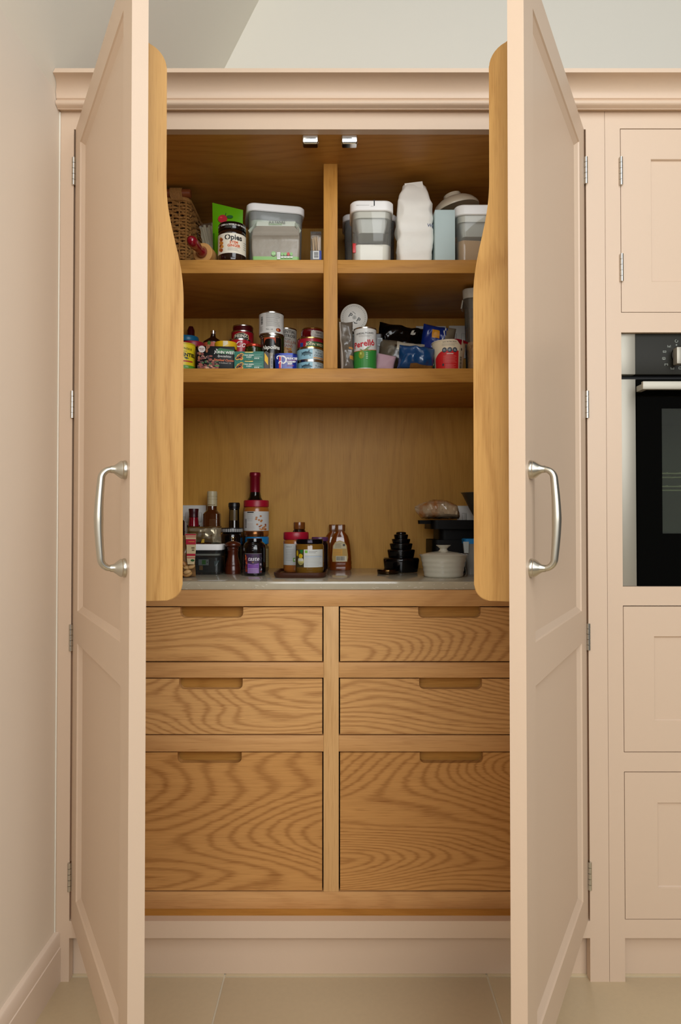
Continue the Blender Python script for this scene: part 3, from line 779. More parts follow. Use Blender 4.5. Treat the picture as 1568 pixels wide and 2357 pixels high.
# green pouch
gp = thing('green_pouch', 'bright green stand-up pouch with a red fruit picture behind the dark jar', 'pouch', (PX(526, 0.26), 0.26, Z1))
gz = PZ(462, 0.25); gx0, gx1 = PX(487, 0.25, 540), PX(558, 0.25, 540)
hh = gz - Z1
GREEN = mat((96, 168, 14), rough=0.28, bump=0.05, bscale=40, name='green_film'); GREEND = mat((52, 120, 12), rough=0.28, name='dark_green_film')
bm = bmesh.new(); n = 14
for side in (-1, 1):
    g = [[None] * (n + 1) for _ in range(n + 1)]
    for i in range(n + 1):
        for j in range(n + 1):
            s = -1 + 2 * i / n; t = j / n
            e = (1 - abs(s) ** 3) * (1 - t) ** 0.8
            x = (gx0 + gx1) / 2 + s * (gx1 - gx0) / 2 * (0.93 + 0.07 * t)
            nzv = noise.noise(Vector((s * 3, t * 4, side * 4.0))) * 0.003 * (1 - t)
            g[i][j] = bm.verts.new((x, 0.262 + side * (0.0008 + 0.026 * e) + nzv, Z1 + hh * t - 0.020 * (s + 1) / 2 * t))
    for i in range(n):
        for j in range(n):
            q = (g[i][j], g[i + 1][j], g[i + 1][j + 1], g[i][j + 1]); f_ = bm.faces.new(q if side < 0 else q[::-1])
            f_.material_index = 1 if (i == 0 and j < 8) else 0
link('pouch_film', bm, [GREEN, GREEND], gp)
sh = Sheet(gp, flat=front((gx0 + gx1) / 2, 0.2585, 0))
cx, cz = PX(511, 0.25) - (gx0 + gx1) / 2, PZ(503, 0.25)
sh.flat = (Vector((sh.flat[0].x, 0.2520 - 0.10 * cz, 0)), sh.flat[1], Vector((0, 0.10, 1)), sh.flat[3])
sh.oval((178, 14, 34), cx, cz, 0.0125, 0.0115); sh.oval((214, 60, 60), cx - 0.004, cz + 0.004, 0.0035, 0.0025, 2)
sh.oval((20, 90, 30), cx + 0.019, cz + 0.006, 0.009, 0.0045); sh.poly((30, 70, 20), [(cx + 0.006, cz + 0.009), (cx + 0.008, cz + 0.017), (cx + 0.0095, cz + 0.0165), (cx + 0.008, cz + 0.008)])
sh.build()
# dark jar with cream label
r = rad(501, 566, 0.198); zt_ = PZ(508, 0.198 - r); h = zt_ - Z1; cx = PX(533.5, 0.198)
DARKAMBER = mat((34, 17, 8), rough=0.07, coat=0.5, name='dark_syrup')
t = jar('ginger_jar', 'round jar of dark preserve with black lid and cream label on the top shelf', 'jar', cx, 0.198, Z1, jar_prof(r, h, r * 0.9, 0.017, 0.012), DARKAMBER, BLACKGL, lid_prof(r * 0.985, h - 0.019, h))
sh = Sheet(t, cyl=(cx, 0.198, Z1, r, 0.0))
zb, zc = PZ(583, 0.165) - Z1, PZ(537, 0.165) - Z1
sh.rect((234, 226, 206), -r * 1.45, r * 1.45, zb, zc, 1, 'label')
z = lambda y: PZ(y, 0.165) - Z1
sh.text((24, 20, 18), 'Opies', 0.009, z(547), 0.0195, bold=0.0006); sh.text((206, 92, 34), 'STEM', 0.010, z(558.5), 0.0092, bold=0.0004); sh.text((206, 92, 34), 'GINGER', 0.010, z(566), 0.0092, bold=0.0004)
sh.lines((110, 100, 90), -0.006, 0.026, z(578), z(570), 4, 2, 0.0005); sh.lines((30, 26, 22), 0.038, 0.050, z(572), z(552), 4, 2, 0.001)
for k, (dx, y) in enumerate(((-0.028, 548), (-0.024, 551), (-0.029, 556), (-0.023, 559), (-0.028, 564), (-0.022, 567), (-0.030, 572), (-0.024, 575))):
    sh.oval(((196, 120, 40), (150, 70, 24), (206, 140, 60))[k % 3], dx, z(y), 0.005, 0.0042, 2 + k % 2, 'label_picture')
sh.build()
sh = Sheet(t, cyl=(cx, 0.198, Z1, r * 0.985, 0.0)); sh.text((220, 216, 206), 'OPIES  *  OPEN A WORLD OF WONDER', 0.002, h - 0.009, 0.0058, bold=0.0002); sh.build()
# clear storage boxes
LIDW = mat((250, 250, 248), rough=0.28, name='white_lid')
def lid_box(name, label, cx, cy, w_, d, zb, zt_, rot=0.0, lid_h=0.021, band=True, group='push-top storage containers', body=None, rcorner=0.022):
    t = thing(name, label, 'container', (cx, cy, zb), group)
    k = zt_ - lid_h
    def L(secs): return [(cx, cy, z_, a, b, r_) for z_, a, b, r_ in secs]
    link('lid', rloft(L([(k, w_ - 0.004, d - 0.004, rcorner - 0.002), (k + 0.002, w_, d, rcorner), (zt_ - 0.003, w_, d, rcorner), (zt_, w_ - 0.006, d - 0.006, rcorner - 0.003)]), rot), LIDW, t, sharp=0.5)
    bw, bd = w_ * 0.93, d * 0.93; br = rcorner * 0.93
    bm = rloft(L([(zb, bw * 0.93, bd * 0.93, br), (zb + 0.006, bw * 0.955, bd * 0.955, br), (k - 0.0005, bw, bd, br)]), rot, cap1=False)
    link('clear_body', bm, body or clear((250, 249, 246), 0.04, 0.16), t, sharp=0.6)
    if band:
        link('grey_seal', rloft(L([(k - 0.020, bw * 0.965, bd * 0.965, br), (k - 0.0008, bw * 0.965, bd * 0.965, br)]), rot), mat((96, 100, 108), rough=0.35), t)
    return t, bw, bd, br
yl = 0.226; cx = PX(630, 0.29, 520); zt_ = PZ(467.5, 0.238)
ang = math.radians(11)
t, bw, bd, br = lid_box('storage_container', 'white-lidded box standing behind the bag of dried fruit', cx, 0.305, 0.156, 0.125, Z1, zt_, ang, body=clear((236, 240, 234), 0.10, 0.30))
link('inner_lid', rloft([(cx, 0.305, zt_ - 0.066, bw * 0.80, bd * 0.80, 0.02), (cx, 0.305, zt_ - 0.05, bw * 0.93, bd * 0.93, 0.022), (cx, 0.305, zt_ - 0.043, bw * 0.955, bd * 0.955, 0.022)], ang), mat((206, 220, 200), rough=0.4), t)
# bag of dried fruit, mostly film
sx0, sx1, sy0 = PX(579, 0.175, 560), PX(690, 0.175, 560), 0.172
szt = PZ(505, 0.178)
sb = thing('dried_fruit_bag', 'pale film bag of dried fruit with a green strip on the top shelf', 'bag', ((sx0 + sx1) / 2, 0.195, Z1))
FILM = mat((158, 151, 138), rough=0.32, bump=0.9, bscale=22, vary=0.12, name='frosted_film'); FILMW = mat((206, 214, 200), rough=0.4, name='white_film')
GSTRIP = mat((142, 190, 116), rough=0.4, name='green_strip')
bm = bmesh.new(); n = 22; W_ = sx1 - sx0
g = []
for j in range(n + 1):
    t_ = j / n; z_ = Z1 + 0.0005 + (szt - Z1) * t_
    ww = W_ * (0.95 + 0.05 * math.sin(t_ * 3.0)) if t_ < 0.86 else W_ * (0.97 - 0.16 * (t_ - 0.86) / 0.14)
    dd = 0.040 * (1 - max(0, t_ - 0.7) / 0.3 * 0.85)
    ring_ = []
    for x, y in rrect((sx0 + sx1) / 2, sy0 + 0.022, ww, max(dd, 0.005), 0.006, 3):
        s = (x - sx0) / W_
        k = noise.noise(Vector((s * 4, t_ * 5, 1.3))) + 0.6 * noise.noise(Vector((s * 9 + t_ * 6, t_ * 3, 4.1)))
        arc = math.exp(-((t_ - 0.66 - 0.10 * (1 - (2 * s - 1) ** 2) + 0.08) / 0.03) ** 2) * 0.004
        ring_.append((x, y - arc * 1.4 + k * 0.0042 * (0.3 + t_ * (1 - t_) * 3), z_))
    g.append(ring_)
bm_rings(bm, g)
for f_ in bm.faces:
    zz = (f_.calc_center_median().z - Z1) / (szt - Z1); f_.material_index = 1 if zz > 0.86 else (2 if zz < 0.135 else 0)
link('film', bm, [FILM, FILMW, GSTRIP], sb, sharp=0.9)
for (xa, xb, dy) in ((sx1 - 0.012, PX(693, 0.175, 540), 0.0), (sx0 + 0.012, PX(570, 0.175, 530), 0.0)):
    bm = bmesh.new(); v = [bm.verts.new(p) for p in ((xa, sy0 + 0.014, PZ(508, 0.18)), (xb, sy0 + 0.012, PZ(529, 0.18)), (xb + (xa - xb) * 0.25, sy0 + 0.008, PZ(537, 0.18)), (xa, sy0 + 0.006, PZ(520, 0.18)))]
    bm.faces.new(v)
    bmesh.ops.solidify(bm, geom=bm.faces[:], thickness=0.0012)
    link('corner_flap', bm, FILMW, sb, smooth=False)
sh = Sheet(sb, flat=front((sx0 + sx1) / 2, sy0 - 0.0020, 0))
X = lambda x: PX(x, sy0, 560) - (sx0 + sx1) / 2
Zs = lambda y: PZ(y, sy0)
sh.flat = (Vector(((sx0 + sx1) / 2, sy0 + 0.010, 0)),) + sh.flat[1:]
sh.text((96, 104, 96), 'SULTANAS', X(637), Zs(508.2), 0.0088, bold=0.0002)
sh.lines((160, 190, 150), X(618), X(650), Zs(513.5), Zs(511), 1, 2, 0.0018)
sh.flat = (Vector(((sx0 + sx1) / 2, sy0 - 0.0006, 0)),) + sh.flat[1:]
LG = (146, 198, 128)
sh.oval(LG, X(630), Zs(584), 0.0058, lift=2); sh.text((235, 240, 230), '1/5', X(630), Zs(584), 0.006, 3)
sh.rect((226, 230, 224), X(638), X(645.5), Zs(597), Zs(581), 2)
for k, c_ in enumerate((LG, LG, (206, 88, 84), LG)):
    sh.oval(c_, X(650 + 7 * k), Zs(585), 0.0036, 0.0045, 2); sh.rect((225, 232, 220), X(647 + 7 * k), X(653 + 7 * k), Zs(594), Zs(590), 2)
sh.lines((120, 120, 116), X(639), X(645), Zs(594), Zs(583), 4, 3, 0.0006); sh.build()
# toothpicks
tx0, tx1 = PX(715, 0.175, 570), PX(740, 0.175, 570); tz = PZ(532, 0.175)
tp = thing('toothpick_box', 'small clear box of wooden toothpicks beside the divider', 'box', ((tx0 + tx1) / 2, 0.188, Z1))
cx = (tx0 + tx1) / 2
link('clear_box', box(tx0, tx1, 0.176, 0.200, Z1, tz, bev=0.001), clear((240, 240, 238), 0.06, 0.06), tp)
bm = bmesh.new(); rd = random.Random(3)
for k in range(22):
    a = tx0 + 0.003 + (tx1 - tx0 - 0.006) * rd.random(); b = min(tx1 - 0.003, max(tx0 + 0.003, a + rd.uniform(-0.006, 0.006))); y = 0.179 + 0.018 * rd.random()
    tube([(a, y, Z1 + 0.012), (b, y, tz - 0.012 - 0.006 * rd.random()), (b, y, tz - 0.010)], [0.0011, 0.0011, 0.0003], 6, bm=bm)
link('toothpicks', bm, mat((224, 190, 146), rough=0.6), tp, kind='stuff')
link('card_sleeve', box(tx0 - 0.0003, tx1 + 0.0003, 0.1755, 0.2005, Z1 + 0.0002, PZ(576.5, 0.175)), mat((88, 92, 92), rough=0.5), tp, smooth=False)
sh = Sheet(tp, flat=front(cx, 0.1755, 0)); x = lambda q: PX(q, 0.175, 585) - cx
sh.rect((30, 62, 160), x(735.5), x(740), PZ(597.5, 0.175), PZ(577, 0.175)); sh.rect((214, 216, 214), x(720.5), x(735), PZ(596, 0.175), PZ(577.5, 0.175)); sh.bars(x(723), x(733), PZ(593, 0.175), PZ(580, 0.175), 2, vertical=False, seed=5, col=(60, 62, 64)); sh.build()

# ================================================================ TOP SHELF, RIGHT
ya = 0.168
wA = (PX(906.5, ya, 480) - PX(806, ya, 480)); cxA = PX(856.5, ya, 480); dA = 0.112; ztA = PZ(460.5, ya)
def powder(t, cx, cy, w_, d, r_, zb, h, m, seed):
    bm = bmesh.new(); rings = []
    for k, (zz, s) in enumerate(((0.0008, 0.955), (0.004, 0.985), (h * 0.6, 0.99), (h, 0.995))):
        rings.append([(x, y, zb + zz + (0.0035 * noise.noise(Vector((x * 60, y * 60, seed))) if k == 3 else 0)) for x, y in rrect(cx, cy, w_ * s, d * s, r_ * 0.9)])
    R = bm_rings(bm, rings, True, False)
    c_ = bm.verts.new((cx, cy, zb + h + 0.004))
    for j in range(len(R[-1])): bm.faces.new((R[-1][j], R[-1][(j + 1) % len(R[-1])], c_))
    link('contents', bm, m, t, sharp=0.9)
def pop_container(label, cx, cy, w_, d, zt_, cont, hcont, slit=True):
    t, bw, bd, br = lid_box('storage_container', label, cx, cy, w_, d, Z1, zt_, lid_h=0.027, band=False, rcorner=0.024)
    link('lid_collar', rloft([(cx, cy, zt_ - 0.043, bw * 0.955, bd * 0.955, br), (cx, cy, zt_ - 0.0275, bw * 0.968, bd * 0.968, br)]), mat((212, 210, 200), rough=0.4), t)
    k = zt_ - 0.043
    bm = rloft([(cx, cy - 0.004, k - 0.034, w_ * 0.60, d * 0.60, 0.010), (cx, cy - 0.004, k - 0.024, w_ * 0.66, d * 0.64, 0.012), (cx, cy - 0.004, k - 0.0004, w_ * 0.74, d * 0.70, 0.014)])
    link('lid_well', bm, clear((246, 246, 242), 0.12, 0.72, 'frosted_plastic'), t, sharp=0.5)
    fy = cy - d / 2
    if slit:
        link('lid_latch', box(cx + w_ * 0.04, cx + w_ * 0.065, fy - 0.0004, fy + 0.02, zt_ - 0.015, zt_ + 0.0004), mat((40, 40, 42), rough=0.5), t, smooth=False)
        sh = Sheet(t, flat=front(cx, fy, 0)); c_ = (150, 150, 148)
        sh.rect(c_, -w_ * 0.36, -w_ * 0.06, zt_ - 0.0135, zt_ - 0.0128, 1, 'lid_seam'); sh.rect(c_, -w_ * 0.03, w_ * 0.04, zt_ - 0.0165, zt_ - 0.0158, 1, 'lid_seam'); sh.build()
    powder(t, cx, cy, bw * 0.955, bd * 0.955, br, Z1 + 0.0015, hcont, cont, cx * 7)
    return t
tA = pop_container('clear square container of white powder with a white lid, left of the paper flour bag', cxA, ya + dA / 2, wA, dA, ztA, mat((244, 241, 232), rough=0.9, bump=0.02, bscale=200, name='flour'), PZ(565, ya + 0.006) - Z1)
link('red_clip', box(PX(812, ya, 570), PX(821, ya, 570), ya + 0.0105, ya + 0.0145, PZ(578, ya), PZ(556, ya), bev=0.001), mat((196, 20, 24), rough=0.35), tA)
wB = 0.156; zB = PZ(491, 0.37)
tB, bw, bd, br = lid_box('storage_container', 'large white-lidded container mostly hidden behind the clear square one', PX(850, 0.42, 520), 0.43, wB, 0.118, Z1, zB, lid_h=0.018, body=clear((232, 236, 238), 0.1, 0.22))
for o in tB.children:
    if o.name.startswith('grey_seal'): o.data.materials[0] = mat((44, 52, 74), rough=0.4)
powder(tB, PX(850, 0.42, 520), 0.43, bw * 0.95, bd * 0.95, br, Z1 + 0.0015, 0.06, mat((190, 186, 176), rough=0.8, vary=0.3, bscale=90), 3)
# flour bag
fx0, fx1 = PX(914, 0.19, 540), PX(997, 0.19, 540); fzt = PZ(426, 0.205); cx = (fx0 + fx1) / 2
fb = thing('flour_bag', 'white paper flour bag with a folded top standing on the top shelf', 'bag', (cx, 0.205, Z1))
g = []; n = 40; W_ = fx1 - fx0
for j in range(n + 1):
    t_ = j / n; z_ = Z1 + 0.0003 + (fzt - Z1) * t_
    ww = W_ * (0.955 + 0.05 * math.sin(math.pi * min(1, t_ * 1.15))) ; dd = 0.072
    if t_ > 0.74: q = (t_ - 0.74) / 0.26; ww *= 1 - 0.30 * q ** 1.3; dd *= 1 - 0.50 * q
    if t_ > 0.955: q = (t_ - 0.955) / 0.045; ww *= 1 - 0.18 * q * q; dd *= 1 - 0.35 * q * q
    ring_ = []
    for x, y in rrect(cx - 0.006 * max(0, t_ - 0.7), 0.207 , ww, dd, 0.016, 6):
        v = Vector((x * 26, y * 26, z_ * 20)); k = noise.noise_vector(v) + 0.7 * noise.noise_vector(v * 2.3)
        cr = -abs(noise.noise(v * 1.5 + Vector((3, 1, 2)))) * 0.006
        d_ = Vector((x - cx, y - 0.207, 0)).normalized()
        ring_.append((x + k.x * 0.0036 + d_.x * cr * 1.3, y + k.y * 0.0052 + d_.y * cr * 1.3, z_ + (k.z * 0.002 if 0 < j < n else 0)))
    g.append(ring_)
bm = bmesh.new(); bm_rings(bm, g)
PAPER = mat((244, 242, 234), rough=0.65, bump=0.10, bscale=55, vary=0.03, name='white_paper')
link('paper_bag', bm, PAPER, fb, sharp=1.0)
zf = fzt
bm = bmesh.new()
fold = [(-0.026, -0.004), (0.020, 0.002), (0.023, -0.016), (0.004, -0.013), (-0.006, -0.022), (-0.024, -0.013)]
bm = prism(fold, lambda x, z: (cx + x - 0.001, 0.1885 + 0.10 * z, zf + z), lambda x, z: (cx + x - 0.001, 0.1915 + 0.10 * z, zf + z))
link('folded_flap', bm, PAPER, fb, sharp=1.0)
sh = Sheet(fb, flat=front(cx, 0.1695, 0)); sh.text((44, 66, 120), 'W', PX(989, 0.17, 518) - cx, PZ(519, 0.17), 0.0125, shear=0.15); sh.text((44, 66, 120), 'I', PX(995.2, 0.17, 518) - cx, PZ(521, 0.17), 0.0115, shear=0.15); sh.build()
# blue box
b0, b1 = PX(1001.5, 0.166, 540), PX(1048, 0.166, 540)
o = link('pale_blue_carton', box(b0, b1, 0.166, 0.30, Z1, PZ(482.5, 0.166), bev=0.0012), mat((186, 206, 206), rough=0.5, name='pale_blue_card'))
tag(rebase(o, ((b0 + b1) / 2, 0.23, Z1)), 'plain pale blue carton between the flour bag and the container of tan sugar', 'box')
# container of sugar
yc = 0.180; x0 = PX(1048.5, yc, 480); wC = 0.108
pop_container('clear square container of tan sugar with a white lid, right of the pale blue carton', x0 + wC / 2, yc + 0.056, wC, 0.112, PZ(470, yc), mat((196, 160, 112), rough=0.9, bump=0.2, bscale=300, vary=0.08, name='sugar'), PZ(556, yc + 0.006) - Z1, slit=False)
# upturned bowl on top of the two
cxb = PX(1050, 0.275, 480); rb = rad(995, 1105, 0.275)
bw_ = thing('upturned_bowl', 'cream ceramic bowl turned upside down above the pale blue carton', 'bowl', (cxb, 0.275, PZ(484, 0.275)))
CERA = mat((206, 194, 172), rough=0.28, coat=0.2, name='cream_glaze')
prof = [(rb * 0.93, 0.002), (rb * 0.985, 0.0), (rb, 0.003), (rb * 0.985, 0.007), (rb * 0.95, 0.011), (rb * 0.84, 0.020), (rb * 0.66, 0.0285), (rb * 0.46, 0.034), (rb * 0.37, 0.0355), (rb * 0.35, 0.038), (rb * 0.37, 0.0435), (rb * 0.355, 0.046), (rb * 0.28, 0.0445), (0.001, 0.043)]
bm = lathe(prof, (0, 0, 0), 44)
link('bowl_shell', bm, CERA, bw_, M=Matrix.Translation((cxb, 0.275, PZ(487, 0.275))) @ Matrix.Rotation(math.radians(-14), 4, 'Y'), sharp=0.9)

# ================================================================ MIDDLE SHELF, LEFT
YEL = mat((226, 200, 30), rough=0.4, name='yellow_print'); LIME = mat((92, 150, 40), rough=0.4, name='green_print')
def z2(y, Y): return PZ(y, Y)
# yellow tub at the left edge
t, sh, r, h = tin('yellow_tub', 'yellow tub with black lettering at the left end of the middle shelf', 'tub', 390, 449, 787, 0.205, Z2, YEL, mat((196, 172, 26), rough=0.35))
sh.rect((88, 148, 44), -r * 1.5, r * 1.5, 0.0045, 0.0135, 1, 'label'); q = lambda y: PZ(y, 0.175) - Z2
xo = lambda px: PX(px, 0.18) - PX(419.5, 0.205)
sh.text((28, 24, 12), 'SARDINERIE', xo(424), q(801.5), 0.0074, bold=0.0001, rot=-0.10, space=1.15); sh.text((40, 34, 16), 'maison', xo(426), q(808), 0.0040); sh.text((22, 20, 14), 'ESSENTIEL', xo(429.5), q(816.5), 0.0125, bold=0.0005)
sh.poly((60, 70, 60), [(xo(424), q(823)), (xo(430), q(821)), (xo(437), q(824)), (xo(430), q(826))]); sh.rect((180, 60, 40), xo(419), xo(447), q(832.5), q(829), 1); sh.text((210, 220, 190), 'TES', xo(431), 0.009, 0.0055, 2); sh.build()
BROWNGL = mat((28, 10, 6), rough=0.08, coat=0.4, name='brown_glass'); WINE = mat((120, 12, 30), rough=0.4, name='dark_red')
r = 0.030; zt_ = PZ(783.5, 0.245); t = jar('red_lid_jar', 'jar with a dark red lid behind the yellow tub', 'jar', PX(443, 0.275), 0.275, Z2, jar_prof(r, zt_ - Z2, lid_h=0.018), BROWNGL, mat((138, 14, 38), rough=0.4), lid_prof(r * 1.03, zt_ - Z2 - 0.016, zt_ - Z2))
r = 0.032; zt_ = PZ(775, 0.42); t = jar('blue_lid_jar', 'jar with a blue lid at the back behind the yellow tub', 'jar', PX(431, 0.43), 0.43, Z2, jar_prof(r, zt_ - Z2, lid_h=0.018), BROWNGL, mat((24, 110, 150), rough=0.35), lid_prof(r * 1.02, zt_ - Z2 - 0.016, zt_ - Z2))
r = 0.011; zt_ = PZ(750, 0.50); jar('tall_red_bottle', 'thin dark red bottle standing at the back left of the middle shelf', 'bottle', PX(439, 0.51), 0.51, Z2, [(r, 0), (r * 1.02, 0.004), (r, zt_ - Z2 - 0.012), (r * 0.6, zt_ - Z2)], mat((70, 8, 14), rough=0.3))
# dark sleeve box
bx = thing('oyster_carton', 'black carton with a food picture and orange script, front of the middle shelf', 'box', (PX(496, 0.19), 0.19, Z2))
a = P(453, 794, 0.172); b = P(540, 800, 0.178); ang = math.atan2(0.008, b.x - a.x); cx = (a.x + b.x) / 2; w_ = (b.x - a.x); hz = PZ(796.5, 0.175) - Z2
Mx = Matrix.Translation((cx, 0.176, Z2)) @ Matrix.Rotation(ang, 4, 'Z')
link('carton', box(-w_ / 2, w_ / 2, 0, 0.026, 0.0006, hz, bev=0.001), mat((9, 8, 8), rough=0.4, spec=0.2), bx, M=Mx)
sh = Sheet(bx, flat=front(cx, 0.176, Z2, ang), rough=0.4); X = lambda p: (p - 496.5) / 87 * w_; Zq = lambda y: (847.5 - y) / 51.5 * hz
rd = random.Random(11)
for k in range(70):
    u = rd.random(); v = rd.random() ** 1.3
    x = 457 + 44 * u; y = 842.5 - 37 * v * (1 - 0.5 * u)
    c_ = rd.choice(((120, 40, 30), (176, 110, 80), (70, 24, 18), (150, 70, 50), (206, 160, 130), (44, 90, 30), (90, 20, 20)))
    sh.oval(c_, X(x), Zq(y), 0.0022 + 0.0034 * rd.random(), 0.0014 + 0.0022 * rd.random(), 1 + k * 0.02, 'label_picture', 9)
for x, y in ((458, 822), (460, 812), (458, 800), (477, 799), (480, 797), (476, 806)): sh.oval((150, 84, 30), X(x), Zq(y), 0.0030, 0.0055, 2.3, 'label_picture', 9)
sh.oval((60, 130, 40), X(500), Zq(838), 0.006, 0.002, 2.6)
sh.oval((214, 206, 200), X(464.5), Zq(803), 0.0088, 0.0088, 3); sh.text((120, 60, 50), 'SMOKED', X(464.5), Zq(802), 0.0034, 4, 0.0001); sh.text((120, 60, 50), 'OYSTER', X(464.5), Zq(805), 0.0026, 4, 0.0001)
sh.poly((12, 104, 46), [(X(499), Zq(812)), (X(499), Zq(803)), (X(506), Zq(800)), (X(539), Zq(804)), (X(539), Zq(813))], 2)
sh.text((236, 236, 230), 'JOHN WEST', X(518), Zq(809.5), 0.0098, 3, 0.00025, rot=-0.05); sh.poly((236, 236, 230), [(X(497), Zq(801.5)), (X(502), Zq(803.5)), (X(498), Zq(804.5))], 3)
sh.text((206, 206, 200), 'Specialities', X(516), Zq(817.5), 0.0080, 3, 0.0001, shear=0.3, rot=-0.05); sh.text((206, 96, 36), 'Smoked Oysters', X(517), Zq(826), 0.0082, 3, 0.00025, shear=0.2, rot=-0.05); sh.text((206, 200, 190), 'in Sunflower Oil', X(518), Zq(832), 0.0046, 3, rot=-0.04)
sh.build()
r = 0.0295; zt_ = PZ(785.5, 0.225)
t = jar('yellow_lid_jar', 'dark jar with a yellow lid and paper seal behind the black carton', 'jar', PX(519.5, 0.247), 0.247, Z2, jar_prof(r, zt_ - Z2, lid_h=0.02), BROWNGL, mat((224, 178, 22), rough=0.4), lid_prof(r * 1.01, zt_ - Z2 - 0.019, zt_ - Z2))
sh = Sheet(t, cyl=(PX(519.5, 0.247), 0.247, Z2, r * 1.01, 0)); hh = zt_ - Z2
sh.poly((226, 214, 180), [(-0.0025, hh - 0.001), (0.0100, hh - 0.001), (0.0100, hh - 0.0085), (0.004, hh - 0.013), (-0.0025, hh - 0.016)], 2); sh.poly((228, 190, 60), [(0.004, hh - 0.013), (0.0100, hh - 0.0085), (0.0100, hh - 0.023), (-0.0025, hh - 0.023), (-0.0025, hh - 0.016)], 2); sh.build()
t = jar('squat_brown_bottle', 'brown glass bottle with an orange label and short neck, behind the black carton', 'bottle', PX(490, 0.305), 0.305, Z2,
        [(0.025, 0), (0.028, 0.004), (0.028, PZ(786, 0.28) - Z2), (0.026, PZ(782, 0.28) - Z2), (0.008, PZ(776, 0.3) - Z2), (0.0062, PZ(770, 0.3) - Z2), (0.0062, PZ(766, 0.3) - Z2)], BROWNGL, CHROME, lid_prof(0.0070, PZ(768, 0.3) - Z2, PZ(761, 0.3) - Z2), lidname='cap')
sh = Sheet(t, cyl=(PX(490, 0.305), 0.305, Z2, 0.028, 0)); sh.rect((178, 84, 52), -0.030, 0.030, 0.02, PZ(787, 0.28) - Z2, 1, 'label'); sh.oval((70, 110, 40), -0.006, PZ(790, 0.28) - Z2, 0.005, 0.006, 2); sh.build()
# red tins
REDTIN = mat((150, 14, 32), rough=0.3, coat=0.2, name='red_print')
t, sh, r, h = tin('red_tin', 'red tin with a black and cream shield, behind the red can with white script', 'tin', 532, 584, 759.5, 0.382, Z2, REDTIN, group=None)
zc = PZ(776, 0.35) - Z2
def shield(w0, col, l):
    n = 16; T = []; Bt = []
    for i in range(n + 1):
        u = -1 + 2 * i / n; T.append((u * w0 * (1 - 0.05), zc + w0 * (0.26 + 0.30 * (1 - u * u)))); Bt.append((u * w0, zc - w0 * 0.30 + w0 * 0.14 * (1 - u * u)))
    pts = T + Bt; sh.add(col, pts, [(i, i + 1, n + 2 + i, n + 1 + i) for i in range(n)], l)
shield(0.0230, (206, 180, 120), 1); shield(0.0208, (18, 16, 14), 2); sh.text((226, 220, 200), 'HEINZ', 0, zc + 0.0035, 0.0125, 3, 0.0004); sh.build()
tin('red_tin', 'dark red tin at the back, its rim showing above the red shield tin', 'tin', 541, 577, 746.5, 0.452, Z2, mat((84, 10, 18), rough=0.3), r=0.030)
t, sh, r, h = tin('red_can', 'red can with white script between the yellow-lidded jar and the olive jar', 'tin', 527, 577, 778.5, 0.318, Z2, mat((168, 18, 36), rough=0.28, coat=0.3))
sh.text((232, 226, 220), 'Coca', 0.0150, PZ(793, 0.29) - Z2, 0.0235, 2, 0.0003, shear=0.35); sh.build()
r = 0.0238; zt_ = PZ(790, 0.24)
t = jar('olive_jar', 'small jar of dark green contents with a reddish lid above the teal boxes', 'jar', PX(583, 0.262), 0.262, Z2, jar_prof(r, zt_ - Z2, lid_h=0.008, sh=0.006), mat((34, 42, 10), rough=0.1, coat=0.5, vary=0.6, bscale=90, name='green_contents'), mat((176, 60, 36), rough=0.2, metal=0.6), lid_prof(r * 0.95, zt_ - Z2 - 0.0075, zt_ - Z2))
